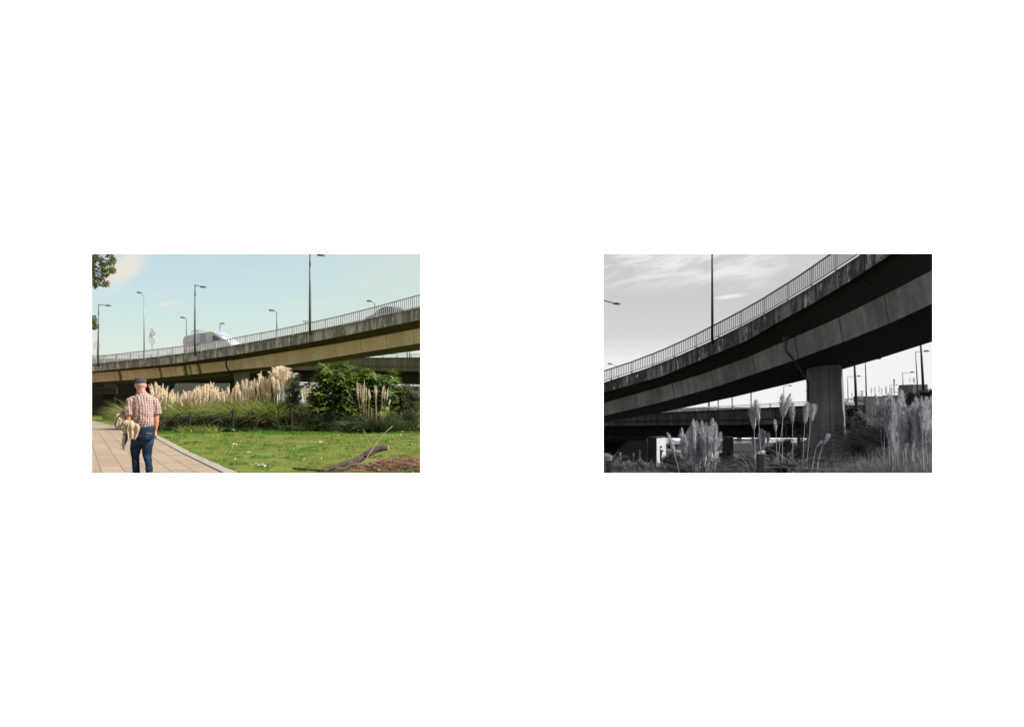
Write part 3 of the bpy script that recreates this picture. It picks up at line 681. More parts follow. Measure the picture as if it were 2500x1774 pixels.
lamp(la, (1957, 480), (1957, 363), (1921, 350), YL(1957) + 9, 0.10, LM, 'short lamp beside the dark car, arm pointing left', group=GL, hl=0.7)
lamp(la, (1422, 600), (1424, 535), (1437, 533), YL(1484) + 34, 0.06, LL, 'smallest pale lamp seen through the railing', group=GL, hl=0.3)
for u, v0, v1 in ((2178, 735, 640), (2195, 735, 650)):
    mb = MB(); mb.tube([la(u, v0, 149), la(u, v1, 149)], 0.12, 6); tag(mb.build('mast', M['pole_light']), 'left of two thin masts on the far flyover' if u < 2190 else 'right of two thin masts on the far flyover', 'mast')
RM = (M['R_pole'], M['R_pole'], M['R_lens']); RP = (M['R_pole_mid'], M['R_pole'], M['R_lens'])
GR = 'street lamps around the grey flyover'
lamp(rb, (-60, 930), (-58, 318), (118, 368), YR(0) - 0.3, 0.13, RM, 'lamp reaching in from the left edge of the grey sky', group=GR, hl=0.62)
lamp(rb, (768, 612), (767, -140), (840, -150), YR(768) - 0.15, 0.10, RM, 'tall dark post rising out of the top of the grey picture', group=GR, hl=0.8)
lamp(rb, (128, 880), (124, 794), (70, 777), YR(124) + 8, 0.05, RM, 'small lamp peeping over the railing at left of the grey picture', group=GR, hl=0.45)
lamp(rb, (1255, 1075), (1255, 928), (1298, 925), 106, 0.07, RP, 'lamp on the low flyover just left of the big pier', group=GR, hl=0.5)
for k, (u, v0, v1) in enumerate(((745, 1092, 1020), (808, 1090, 1010), (903, 1085, 985), (1032, 1080, 950))):
    mb = MB(); mb.tube([rb(u, v0, 104), rb(u, v1, 104)], 0.07 if k != 0 else 0.11, 6)
    tag(mb.build('lamp_post', M['R_pole_mid']), ['leftmost and thickest post on the low flyover', 'second post from left on the low flyover', 'third post from left on the low flyover', 'fourth post from left on the low flyover, highest of them'][k], 'post', 'posts on the low flyover')
lamp(rb, (1693, 1045), (1690, 861), (1766, 860), 92, 0.06, RP, 'lamp hard by the right side of the big pier', group=GR, hl=0.45)
lamp(rb, (1752, 1105), (1733, 690), (1800, 640), 72, 0.14, RM, 'thick dark leaning post right of the big pier', group=GR, hl=0.6)
lamp(rb, (1818, 995), (1810, 735), (1893, 740), 86, 0.08, RM, 'slim post whose lamp head pokes out below the bridge', group=GR, hl=0.75)
lamp(rb, (2168, 960), (2153, 692), (2228, 690), 80, 0.07, RP, 'lamp at far right crossed by the thick post', group=GR, hl=0.55)
lamp(rb, (2208, 965), (2183, 560), (2250, 540), 74, 0.13, RM, 'thick leaning post at far right above the concrete block', group=GR, hl=0.6)
lamp(rb, (2070, 990), (2065, 837), (2130, 834), 92, 0.065, RP, 'medium lamp left of the square concrete block', group=GR, hl=0.5)
lamp(rb, (1978, 960), (1978, 918), (2024, 918), 110, 0.05, RP, 'low far lamp crossing the spindly mast', group=GR, hl=0.35)
lamp(rb, (2091, 995), (2090, 932), (2146, 931), 98, 0.05, RP, 'lowest lamp in front of the concrete block', group=GR, hl=0.4)
lamp(rb, (1815, 990), (1813, 963), (1783, 962), 96, 0.04, RP, 'tiny lamp on the wall right of the leaning post', group=GR, hl=0.3)
mb = MB(); mb.tube([rb(2006, 960, 110), rb(2006, 880, 110)], 0.06, 5)
for v, w_ in ((885, 8), (893, 5), (902, 5)): mb.tube([rb(2006 - w_ * .5, v, 110), rb(2006 + w_, v + 3, 110)], 0.06, 5)
tag(mb.build('mast', M['R_pole_mid']), 'spindly mast with small crossbars beyond the plumes', 'mast')

# ------------------------------------------------------------------ road signs on the left flyover (seen from behind)
def disc(mb, c, r, th, n=24, nrm=Vector((0, -1, 0)), mi=0):
    mb.tube([c, c + nrm * th], r, n, mi, up=(0, 0, 1))
t = empty('road_sign', la(440, 740, YL(440) + 8.5), 'triangular sign above a round sign, both seen from behind on one post', 'road sign')
Y = YL(440) + 8.5
mb = MB(); mb.tube([la(440, 740, Y), la(437, 527, Y)], 0.06, 6); mb.build('post', M['pole_light'], t)
mb = MB(); c = la(440, 615, Y - 0.1); tri = [la(417, 600, Y), la(463, 582, Y), la(437, 524, Y)]
mb.prism([(p.x, p.z) for p in tri], Y - 0.12, Y - 0.08); mb.build('triangle_plate', M['sign_back'], t)
mb = MB(); disc(mb, la(440, 618, Y - 0.12), 0.47, 0.03); mb.build('round_plate', M['sign_back'], t)
mb = MB(); mb.tube([la(437, 533, Y - 0.2), la(461, 580, Y - 0.2)], 0.035, 5); mb.build('plate_rim', M['pole'], t)
Y = YL(62) + 2
t = empty('road_sign', la(62, 780, Y), 'round sign half hidden behind the leftmost lamp post', 'road sign')
mb = MB(); mb.tube([la(66, 780, Y), la(66, 620, Y)], 0.06, 6); mb.build('post', M['pole_light'], t)
mb = MB(); disc(mb, la(63, 650, Y - 0.1), 0.55, 0.03); mb.build('round_plate', M['sign_back'], t)

# ------------------------------------------------------------------ vehicles on the left flyover
def vehicle(org, heading, pitch):
    return Matrix.Translation(org) @ Matrix.Rotation(heading, 4, 'Z') @ Matrix.Rotation(-pitch, 4, 'Y')
k = fl.kof(870); c = fl.pt(k, 4.2, L_ft); dirv = (fl.pt(k + 1, 4.2, L_ft) - fl.pt(k, 4.2, L_ft))
hd = math.atan2(dirv.y, dirv.x) + R_(8); pi_ = math.atan2(dirv.z, dirv.xy.length)
Yv = c.y; c = la(850, 0, Yv); gzv_ = la(800, 562, Yv).z - 2.88
VM = vehicle(Vector((c.x, c.y, gzv_)), hd, pi_ * 0.5)
van = empty('delivery_van', VM.translation, 'white high roofed delivery van with red lettering driving up the flyover', 'van')
VL = 3.75                                                  # half length
prof = [(-VL, 0.45), (-VL, 2.2), (-VL + 0.12, 2.5), (-VL + 0.5, 2.68), (0.7, 2.92), (1.3, 2.84), (2.35, 2.12), (3.2, 1.62), (VL - 0.1, 1.32), (VL, 0.9), (VL, 0.45)]
mb = MB(); mb.prism(prof, -1.0, 1.0); mb.xf(VM); bevel(mb.build('body', M['white_paint'], van), 0.10, 3)
def vpart(name, poly, y, th, mat, par=van):
    mb = MB(); mb.prism(poly, y - th, y); mb.xf(VM); return mb.build(name, mat, par)
vpart('side_window', [(1.0, 1.62), (1.05, 2.35), (1.35, 2.36), (2.15, 1.90), (2.35, 1.62)], -1.0, 0.02, M['glass'])
mb = MB(); mb.add([VM @ Vector(p) for p in ((1.42, -0.85, 2.80), (2.38, -0.9, 2.13), (2.38, 0.9, 2.13), (1.42, 0.85, 2.80))], [(0, 1, 2, 3)]); 
mb.v = [(p[0], p[1], p[2] + 0.06) for p in mb.v]; mb.build('windscreen', M['windshield'], van)
vpart('livery_stripe', [(-1.0, 1.1), (-1.0, 2.72), (-0.1, 2.78), (0.0, 1.1)], -1.0, 0.015, M['blue_grey'])
vpart('livery_stripe', [(-2.0, 1.3), (-1.9, 1.55), (-1.0, 1.6), (-1.0, 1.2)], -1.0, 0.02, plain('dark print', (0.1, 0.1, 0.13), 0.4))
for z, x0, x1, hh in ((0.62, -3.6, -2.4, .30), (0.62, -2.2, -1.4, .24)):
    mb = MB(); x = x0
    while x < x1:
        wdt = random.uniform(0.14, 0.26); mb.box((x + wdt / 2, -1.012, z + 0.15), (wdt, 0.02, hh)); x += wdt + 0.07
    mb.xf(VM); mb.build('lettering', M['red_print'], van)
mb = MB(); x = -3.2
while x < -2.0: mb.box((x, -1.012, 1.75), (0.07, 0.02, 0.12)); mb.box((x + 0.05, -1.012, 1.42), (0.08, 0.02, 0.10)); x += 0.15
mb.xf(VM); mb.build('lettering', plain('faded red print', (0.6, 0.35, 0.38), 0.5), van)
vpart('sill_stripe', [(-1.6, 0.46), (-1.6, 0.60), (2.2, 0.60), (2.2, 0.46)], -1.0, 0.02, M['red_print'])
for x in (-2.4, 2.5):
    mb = MB(); mb.tube([(x, -1.03, 0.36), (x, -0.75, 0.36)], 0.36, 16); mb.xf(VM); mb.build('wheel', M['rubber'], van)
mb = MB()
for x in (-2.6, -2.1, -1.6):
    mb.tube([(x, -0.6, 2.7), (x, -0.6, 3.25)], 0.025, 5); mb.tube([(x, 0.6, 2.7), (x, 0.6, 3.25)], 0.025, 5); mb.tube([(x, -0.6, 3.25), (x, 0.6, 3.25)], 0.025, 5)
for z in (2.95, 3.25): mb.tube([(-2.6, -0.6, z), (-1.6, -0.6, z)], 0.025, 5)
mb.tube([(-2.4, -0.3, 2.85), (-1.8, 0.3, 2.95)], 0.08, 6)
mb.xf(VM); mb.build('roof_rack', M['pole'], van)
k = fl.kof(2045); c0 = fl.pt(k, 4.0, L_ft); dirv = (fl.pt(k + 1, 4, L_ft) - fl.pt(k, 4, L_ft))
Yc = YL(2045) + 3.4; c = la(2045, 0, Yc)
CM = vehicle(Vector((c.x, c.y, la(2045, 396, Yc).z - 1.68)), math.atan2(dirv.y, dirv.x) + math.pi, -math.atan2(dirv.z, dirv.xy.length) * 0.6)
car = empty('car', CM.translation, 'dark windowed car half hidden behind the railing at right', 'car')
mb = MB(); mb.prism([(-2.5, .35), (-2.5, .9), (-2.2, 1.05), (-1.9, 1.1), (1.5, 1.1), (2.4, .95), (2.6, .7), (2.6, .35)], -0.88, 0.88); mb.xf(CM); bevel(mb.build('body', M['car_paint'], car), 0.08, 3)
mb = MB(); mb.prism([(-2.1, 1.08), (-1.5, 1.52), (-0.6, 1.66), (0.4, 1.62), (1.55, 1.08)], -0.78, 0.78); mb.xf(CM); bevel(mb.build('cabin', plain('blue black tinted glass', (0.03, 0.055, 0.075), 0.15), car), 0.10, 3)
mb = MB(); mb.prism([(-1.5, 1.54), (-0.6, 1.68), (0.3, 1.64), (0.3, 1.70), (-0.6, 1.74), (-1.5, 1.60)], -0.70, 0.70); mb.xf(CM); mb.build('roof', M['car_paint'], car)
for x in (-1.55, 1.6):
    mb = MB(); mb.tube([(x, -0.9, 0.33), (x, -0.66, 0.33)], 0.33, 16); mb.xf(CM); mb.build('wheel', M['rubber'], car)
    mb = MB(); mb.tube([(x, 0.9, 0.33), (x, 0.66, 0.33)], 0.33, 16); mb.xf(CM); mb.build('wheel', M['rubber'], car)

# ------------------------------------------------------------------ path with its kerb (left place)
KERB = [(10, -2.0), (16.8, -5.30), (23, -8.35), (33.4, -13.3), (57, -24.9), (83, -39.0), (120, -59)]
def kerb(y): return float(np.interp(y, [p[0] for p in KERB], [p[1] for p in KERB]))
m_, n, b = newmat('paving slabs'); o = n.n('TexCoord').outputs['Object']
ro = n.n('VectorRotate', rotation_type='Z_AXIS', i={'Vector': o, 'Angle': R_(-116.1)}).outputs[0]
ro = n.n('VectorMath', operation='MULTIPLY', i={0: ro, 1: (0.35, 1.0, 1.0)}).outputs[0]
br = n.n('TexBrick', offset=0.5, i={'Vector': ro, 'Color1': (0.38, 0.275, 0.175), 'Color2': (0.29, 0.215, 0.145), 'Mortar': (0.13, 0.10, 0.075), 'Scale': 1.0, 'Mortar Size': 0.014, 'Mortar Smooth': 0.4, 'Bias': 0.0, 'Brick Width': 0.34, 'Row Height': 0.40})
c = n.mix(n.m('MULTIPLY', n.sm(n.noise(o, 1.2, 5, 0.6), 0.35, 0.7), 0.5), br.outputs[0], (0.30, 0.24, 0.19))
c = n.mix(n.m('MULTIPLY', n.sm(n.noise(o, 14, 6, 0.75), 0.5, 0.8), 0.5), c, (0.22, 0.17, 0.13))
c = n.mix(n.m('MULTIPLY', n.sm(n.noise(o, 45, 3, 0.75), 0.64, 0.70), 0.6), c, (0.60, 0.52, 0.42))
n.put(b.inputs['Base Color'], c); b.inputs['Roughness'].default_value = 0.9
bp = n.n('Bump', i={'Strength': 0.4, 'Distance': 0.01, 'Height': br.outputs[1]}, invert=True); n.put(b.inputs['Normal'], bp.outputs[0])
M['paving'] = m_
M['kerb'] = plain('worn kerb stone', (0.33, 0.28, 0.23), 0.9, 0, 0.5, 6, bump=0.5)
ysn = list(np.linspace(8, 60, 60)) + list(np.linspace(62, 120, 20))
mb = MB(); mk = MB(); ns = 14
for j, y in enumerate(ysn):
    k = kerb(y); off = np.linspace(-46, -0.22, ns)
    for o_ in off: mb.v.append((k + o_, y, float(gz(k + o_, y)) + 0.012))
for j in range(len(ysn) - 1):
    for i in range(ns - 1):
        a = j * ns + i; mb.f.append((a, a + 1, a + 1 + ns, a + ns)); mb.m.append(0)
tag(mb.build('path', M['paving']), kind='structure')
for j, y in enumerate(ysn):
    k = kerb(y); z = float(gz(k, y)); jx = 0.035 * math.sin(y * 5.1) * math.sin(y * 1.7)
    for x, dz_ in ((-0.22, 0.0), (-0.22, 0.03), (0.02 + jx, 0.035), (0.02 + jx, -0.05)): mk.v.append((k + x, y, z + dz_))
for j in range(len(ysn) - 1):
    for i in range(3): a = j * 4 + i; mk.f.append((a, a + 1, a + 5, a + 4)); mk.m.append(0)
tag(mk.build('kerb', M['kerb']), kind='structure')

# ------------------------------------------------------------------ vegetation builders
def plume(par, base, bot, tip, R, nb, mats, droop=0.0, wd=0.012, stalk=0.012, dense=1.0):
    base, bot, tip = Vector(base), Vector(bot), Vector(tip)
    ax = tip - bot; Lp = ax.length; h = Vector((ax.x, ax.y, 0)); h = h.normalized() if h.length > 1e-3 else Vector((random.uniform(-1, 1), random.uniform(-1, 1), 0)).normalized()
    def curve(t): return bot + ax * t + Vector((0, 0, 1)) * (droop * Lp * 4 * t * (1 - t) * 0.3) + h * 0 
    t = rng.random(nb) ** 0.85; T3 = np.stack([np.array(curve(x)) for x in t])
    pr_ = np.interp(t, [0, .12, .35, .6, .85, 1], [.35, .8, 1.0, .8, .42, .10]) * R
    a = np.array(ax.normalized()); rad = rng.normal(size=(nb, 3)); rad -= np.outer(rad @ a, a); rad = unit(rad)
    st = T3 + rad * (pr_ * 0.25)[:, None]
    d = a[None] * 1.0 + rad * (0.20 + 0.25 * rng.random((nb, 1)))
    L_ = np.clip(pr_ * 2.3, 0.05, None) * rng.uniform(0.8, 1.3, nb)
    V1, F1 = blades(st, d, L_, wd, 0.12 * rng.random(nb) + droop * 0.4, seg=2)
    mb = MB(); ts = np.linspace(0.0, 0.98, 7)
    mb.tube([curve(x) for x in ts], [float(np.interp(x, [0, .12, .35, .6, .85, 1], [.2, .55, .62, .55, .3, .08])) * R * dense for x in ts], 6)
    mb.tube([base, base.lerp(bot, 0.5) + Vector((0, 0, 0.04)), bot, curve(0.3)], [stalk, stalk, stalk * .8, stalk * .5], 4, 1)
    me = bpy.data.meshes.new('plume'); nV = len(V1)
    vs = [tuple(p) for p in V1] + mb.v; fs = [tuple(f) for f in F1] + [tuple(i + nV for i in f) for f in mb.f]
    me.from_pydata(vs, [], fs); me.polygons.foreach_set('material_index', [0] * len(F1) + mb.m); me.update()
    return link('plume', me, mats, par)
def tussock(par, c, n_, spread, L, W, bend, mat, up=1.1, name='leaves', seg=4, lean=(0, 0)):
    th = rng.random(n_) * 2 * np.pi; r = np.sqrt(rng.random(n_)) * spread
    base = np.stack([c[0] + r * np.cos(th), c[1] + r * np.sin(th), np.full(n_, c[2])], 1)
    d = np.stack([np.cos(th) * r / spread * 0.9 + rng.normal(size=n_) * 0.25 + lean[0], np.sin(th) * r / spread * 0.9 + rng.normal(size=n_) * 0.25 + lean[1], np.full(n_, up)], 1)
    V, Fc = blades(base, d, L * rng.uniform(0.6, 1.1, n_), W, bend * rng.uniform(0.5, 1.3, n_), seg)
    return link(name, npmesh(name, V, Fc), mat, par)
def bush(name, c, r, n_, ls, mats, label, cat='shrub', group=None, lw=0.45, tips=0, up=0.3, trunk=True, clump=0.35, leafname='foliage'):
    c = Vector(c); base = Vector((c.x, c.y, float(gz(c.x, c.y))))
    t = empty(name, base, label, cat, group)
    tips = tips or max(12, n_ // 14)
    d = rdir(tips, -0.35); rr_ = rng.random(tips) ** 0.4
    lump = 0.72 + 0.33 * np.sin(d[:, 0] * 5.1 + c.x) * np.cos(d[:, 2] * 4.3 + c.y) + 0.12 * rng.random(tips)
    P = np.array(c)[None] + d * rr_[:, None] * lump[:, None] * np.array(r)[None]
    P[:, 2] = np.maximum(P[:, 2], base.z + 0.05)
    ti = rng.integers(0, tips, n_); cl_ = clump * min(r)
    pos = P[ti] + rng.normal(size=(n_, 3)) * cl_ * 0.35
    axis = rng.normal(size=(n_, 3)) + d[ti] * 0.7; axis[:, 2] *= 0.5
    nrm = rng.normal(size=(n_, 3)) * 0.6; nrm[:, 2] += up + 0.6
    V, Fc = leaves(pos, axis, nrm, ls * rng.uniform(0.6, 1.25, n_), ls * lw)
    link(leafname, npmesh(name, V, Fc), mats[0], t)
    if trunk:
        mb = MB()
        for k in range(min(tips, 26)):
            e_ = Vector(P[k]); m1 = base.lerp(e_, 0.5) + Vector((0, 0, 0.1)); mb.tube([base + Vector((random.uniform(-.1, .1), random.uniform(-.1, .1), -0.05)), m1, e_], [0.02, 0.013, 0.005], 4)
        link('stems', mb.mesh('stems'), mats[1], t)
    return t
PM = (M['pampas'], M['pampas_stalk']); RPm = (M['R_plume'], M['R_stalk'])

# ------------------------------------------------------------------ left place: pampas row, bushes, lawn
GP = 'pampas grass clumps along the fence'
ENV = [(430, 925), (470, 915), (510, 915), (540, 955), (600, 990), (660, 965), (720, 965), (765, 925), (800, 930), (870, 912), (890, 962), (940, 965), (1000, 930), (1050, 905), (1085, 900), (1120, 905), (1150, 880), (1165, 835), (1200, 872), (1240, 870), (1290, 812), (1330, 808), (1378, 842)]
CL = [(462, 425, 505, 17, 0), (575, 505, 640, 26, 1), (690, 635, 745, 22, 2), (815, 745, 885, 34, 3), (955, 885, 1020, 26, 4), (1085, 1020, 1150, 27, 5), (1215, 1150, 1255, 24, 6), (1315, 1255, 1385, 30, 7)]
LB = ['pampas clump showing just right of the walking man\'s shoulder', 'pampas clump second from the man, low pinkish plumes', 'pampas clump with drooping plumes left of the tall middle one', 'tall dense sandy pampas clump in front of the block wall',
      'low wide pampas clump between the block wall and the flyover pier', 'slender pale pampas plumes just right of the flyover pier', 'pampas clump with one tall pointed spike', 'tallest and fluffiest pampas clump, right end of the row']
for (uc, ua, ub, nn, i) in CL:
    Y = 43.5 - i * 0.25; b_ = la(uc, 0, Y); t = empty('pampas_grass', (b_.x, b_.y, 0), LB[i], 'pampas grass', GP)
    tussock(t, (b_.x, b_.y - .3, 0), 1700, 0.7, (2.2, 1.9, 1.8, 2.35, 2.1, 2.25, 2.4, 2.3)[i], 0.026, 0.62, M['pampas_leaf'], seg=5)
    tussock(t, (b_.x, b_.y - 0.6, 0), 500, 0.7, 1.2, 0.024, 0.8, M['pampas_green'])
    nn = int(nn * 1.25)
    for k in range(nn):
        u = ua + (ub - ua) * (k + random.random()) / nn; yy = Y + random.uniform(-0.5, 0.6)
        v = interp(ENV, u) + random.choice((0, 0, 1, 1, 1)) * abs(random.gauss(0, 58 if i < 7 else 45)) + random.uniform(-18, 14)
        ln = random.uniform(55, 112); lean = random.gauss(2, 15) + (u - uc) * (0.10 if i < 7 else .28)
        tip = la(u + lean, v, yy); bot = la(u - (u - uc) * 0.1, min(v + ln, 1070), yy)
        bs = Vector((b_.x + random.uniform(-.35, .35), yy, 0.1)).lerp(Vector((bot.x, bot.y, 0.1)), 0.6)
        plume(t, bs, bot, tip, random.uniform(0.04, 0.095) * (1.6 if i == 7 else 1), 85, PM, droop=random.choice((0.05, .15, .3, .8)) if i < 7 else random.choice((.5, .9, 1.2)), wd=0.015, stalk=0.010, dense=0.75)
for j, (uc, Y, pts, lb) in enumerate(((1500, 46, [(1500, 915, 120), (1520, 905, 125), (1535, 912, 120), (1510, 950, 120), (1545, 930, 120), (1490, 940, 100), (1475, 960, 60), (1452, 955, 55), (1425, 950, 55), (1525, 990, 110)], 'pinkish pampas clump between the dark young tree and the leafy bush'),
        (1900, 38.5, [(1838, 905, 100), (1855, 915, 110), (1868, 925, 115), (1885, 890, 125), (1878, 920, 120), (1900, 935, 95), (1918, 950, 60), (1925, 975, 45), (1835, 930, 90), (1872, 960, 90)], 'thin wheat coloured plumes in front of the leafy bush, by the fence post'),
        (1975, 38.3, [(1958, 925, 70), (1968, 928, 75), (1962, 950, 60), (2020, 925, 90), (2012, 935, 90), (2048, 945, 80), (2030, 955, 70), (2060, 1020, 40)], 'sparse thin plumes right of the fence post in front of the leafy bush'))):
    b_ = la(uc, 0, Y); t = empty('pampas_grass', (b_.x, b_.y, 0), lb, 'pampas grass', GP)
    tussock(t, (b_.x, b_.y, 0), 550, 0.4, 1.5 if j else 1.7, 0.022, 0.8, M['pampas_green'])
    for (u, v, ln) in pts:
        tip = la(u, v, Y); dx_ = (u - uc) * 0.25; bot = la(u - dx_ * ln / 150, v + ln, Y)
        plume(t, (b_.x + (bot.x - b_.x) * 0.45, Y, 0.1), bot, tip, 0.085 if j == 0 else 0.048, 70, PM, 0.1, 0.013, 0.009 if j == 0 else .005, 0.9 if j == 0 else .5)
# loose low plumes bending forwards
t = empty('pampas_grass', la(1080, 0, 42).to_2d().to_3d(), 'short stray plumes bending low at the front of the pampas row', 'pampas grass', GP)
for (u0, v0, u1, v1) in ((1095, 1050, 1065, 1018), (1105, 1040, 1078, 1015), (1225, 1072, 1258, 1040), (1310, 1035, 1336, 1028), (540, 1100, 527, 1070), (705, 1062, 716, 1045), (575, 1078, 560, 1062), (520, 1130, 500, 1118)):
    plume(t, la(u0 + 8, v0 + 60, 42.2), la(u0, v0, 42), la(u1, v1, 41.8), 0.05, 60, PM, 0.2, 0.014, 0.008)
# shrubs in front of the pampas
GS = 'undergrowth along the fence'
SH = [(505, 1185, 110, 62, 'shrub_olive', 'small olive bush right of the man\'s elbow at the start of the fence line'), (640, 1180, 95, 62, 'shrub', 'dark low bush left of the second fence post'),
      (820, 1175, 115, 68, 'shrub', 'dark low bush beneath the tall sandy plumes'), (965, 1172, 95, 72, 'shrub', 'dark thicket around the fence post in the middle of the row'),
      (1110, 1175, 105, 70, 'shrub', 'dark low bush just right of the middle fence post'), (1255, 1165, 95, 78, 'shrub_olive', 'olive green bush under the tallest pampas'),
      (1345, 1205, 75, 52, 'shrub', 'small dark bush touching the third fence post'), (1455, 1150, 95, 95, 'shrub_olive', 'olive bush between third post and the leafy bush'), 
      (1560, 1185, 130, 90, 'shrub', 'broad dark thicket low left of the leafy bush'), (1740, 1180, 120, 95, 'shrub', 'dark thicket under the middle of the leafy bush'),
      (1900, 1190, 110, 90, 'shrub', 'dark thicket at the foot of the fourth fence post'), (2050, 1180, 120, 85, 'shrub_olive', 'green weedy bush right of the fourth fence post'), (2200, 1170, 110, 100, 'shrub_olive', 'weedy bush at the right edge behind the lawn'),
      (1625, 1205, 80, 62, 'shrub', 'low dark bush filling the gap at the left foot of the leafy bush'),
      (2230, 1040, 95, 95, 'shrub_olive', 'taller loose bush at right edge under the warehouse')]
for k, (u, v, ru, rv, mt, lb) in enumerate(SH):
    if u < 1380: v += 6; rv *= 0.95 + .25 * random.random()
    Y = 39.9 + (3 if v < 1100 else 0); c = la(u, v, Y)
    bush('shrub', c, (ru / 6045 * Y, 0.9, rv / 6045 * Y), 2600, 0.085, (M[mt], M['twig']), lb, 'bush', GS)
for (u, n_, L) in ((560, 260, .9), (700, 200, .8), (880, 260, .85), (1040, 240, .8), (1180, 240, .8), (1400, 200, .8), (1480, 380, 1.1), (1760, 300, 1.0), (1860, 420, 1.15), (2000, 420, 1.1), (2110, 380, 1.05), (2230, 380, 1.1), (480, 240, .8)):
    c = la(u, 0, 39.6); L *= .8; o_ = tussock(None, (c.x, 39.4, 0), n_ // 2, 0.4, L, 0.02, 0.7, M['pampas_green'], name='grass_tuft')
    tag(o_, 'tuft of long green grass at the foot of the undergrowth', 'grass tuft', 'tufts of long grass at the fence line')
# broad-leaved bush (whorls of long leaves at every shoot tip)
def leafy(name, blobs, Y, nsh, ls, mats, label, cat='bush'):
    tot = sum(b_[2] * b_[3] for b_ in blobs); c0 = la(blobs[0][0], 0, Y); t = empty(name, (c0.x, Y, 0), label, cat)
    pos = []; ax = []; nr = []; mb = MB()
    for (u, v, ru, rv) in blobs:
        for k in range(max(4, int(nsh * ru * rv / tot))):
            th = random.random() * 2 * math.pi; r = random.random() ** 0.45
            du, dv = math.cos(th) * r, math.sin(th) * r; dpt = random.uniform(-1, 1) * math.sqrt(max(0, 1 - r * r * .8))
            p = la(u + du * ru, v + dv * rv, Y + dpt * 1.3)
            up = Vector((du * 0.5, dpt * 0.5, 1.0 - 0.2 * dv)).normalized(); nl = random.randint(6, 9)
            a = up.orthogonal().normalized(); b2 = up.cross(a)
            for q_ in range(nl):
                an = 2 * math.pi * q_ / nl + random.random() * .6
                dd = a * math.cos(an) + b2 * math.sin(an)
                pos.append(p + up * random.uniform(-.08, .03)); ax.append(dd + up * random.uniform(-0.15, 0.5)); nr.append(up + dd * random.uniform(-.3, .3))
            if k % 3 == 0: mb.tube([p - up * 0.45 - Vector((du * .2, 0, 0)), p], [0.012, 0.006], 4)
    V, Fc = leaves(np.array(pos), np.array(ax), np.array(nr), ls * rng.uniform(0.7, 1.25, len(pos)), ls * 0.36)
    link('foliage', npmesh('foliage', V, Fc), mats[0], t)
    for k in range(9):
        u, v, ru, rv = blobs[k % len(blobs)]
        e_ = la(u + random.uniform(-ru, ru) * .5, v - rv * 0.2, Y + random.uniform(-.6, .6)); m1 = Vector((c0.x, Y, 0)).lerp(e_, 0.5) + Vector((0, 0, 0.2)); mb.tube([(c0.x + random.uniform(-.4, .4), Y, -0.05), m1, e_], [0.05, 0.035, 0.012], 6)
    link('branches', mb.mesh('branches'), mats[1], t)
    return t
leafy('leafy_bush', [(1800, 1010, 250, 150), (1620, 960, 110, 130), (1620, 830, 55, 45), (1735, 820, 62, 52), (1860, 862, 105, 45), (1980, 905, 80, 45), (2080, 890, 36, 34), (2060, 985, 95, 80), (1590, 1090, 90, 90), (1750, 1110, 170, 90), (1700, 900, 110, 60), (1600, 792, 22, 12), (1740, 772, 22, 10), (2085, 842, 30, 16), (1820, 805, 24, 12), (1900, 820, 22, 12), (1570, 1000, 60, 60), (1810, 950, 120, 60), (1880, 1010, 100, 70)], 41.2, 1150, 0.33, (M['fig'], M['bark']), 'big bush with broad bright green leaves in whorls under the far flyover')
leafy('leafy_bush', [(2150, 960, 60, 50), (2170, 1010, 80, 80), (2235, 1010, 60, 80), (2150, 1090, 90, 70), (2110, 1000, 50, 60), (2240, 1120, 60, 60)], 41.6, 420, 0.19, (M['shrub_olive'], M['bark']), 'mixed weedy bush right of the big broad leaved one')
t = leafy('young_tree', [(1400, 985, 55, 85), (1405, 895, 42, 40), (1390, 1050, 55, 45), (1435, 870, 25, 18)], 42.0, 420, 0.15, (M['shrub'], M['bark']), 'narrow dark young tree behind the third fence post', 'tree')
# fence posts
for (u, vt, vb, lb) in ((695, 1105, 1215, 'fence post nearest the walking man'), (990, 1085, 1220, 'dark fence post below the tall pampas in the middle'), (1388, 1080, 1250, 'dark fence post below the young tree'), (1930, 1075, 1275, 'brown fence post below the thin wheat plumes')):
    Y = 39.0; a, b_ = la(u, vt, Y), la(u, vb, Y); mb = MB(); mb.tube([(b_.x, Y, -0.1), (a.x + .01, Y, a.z - 0.03), (a.x + .01, Y, a.z)], [0.05, 0.048, 0.035], 8)
    tag(mb.build('fence_post', M['post'] if u < 1800 else M['bark']), lb, 'post', 'fence posts in the undergrowth')
# lawn
def lawn(n_, x0, x1, y0, y1, h, wd, mat, label, cond, name='lawn_grass', pw=1.0, weed=0.15):
    y = y0 + (y1 - y0) * rng.random(n_) ** pw; x = x0 + (x1 - x0) * rng.random(n_)
    ok = cond(x, y); x, y = x[ok], y[ok]; n_ = len(x)
    b_ = np.stack([x, y, gz(x, y) - 0.01], 1); d = rng.normal(size=(n_, 3)) * 0.45; d[:, 2] = 1
    tuft = np.maximum(0, np.sin(x * 4.3 + 2 * np.sin(y * 1.9)) * np.sin(y * 2.1 + 1.5 * np.sin(x * 2.7))) ** 3
    pat = 0.65 + 1.5 * tuft + 0.45 * np.sin(x * 1.3 + np.sin(y * .7) * 2) * np.sin(y * 0.9 + x * .4) ** 2 + 0.3 * (rng.random(n_) < weed)
    hh = h * pat * rng.uniform(0.6, 1.3, n_)
    V, Fc = blades(b_, d, hh, wd, 0.4, seg=1); o_ = link(name, npmesh(name, V, Fc), mat); return tag(o_, kind='stuff')
M['lawn'] = leafmat('lawn blade', (0.11, 0.19, 0.02), (0.34, 0.37, 0.075), 0.35, 0.6, 0.2)
m_, n, bb = newmat('lawn patches'); o = n.n('TexCoord').outputs['Object']; gi = n.n('NewGeometry').outputs['Random Per Island']
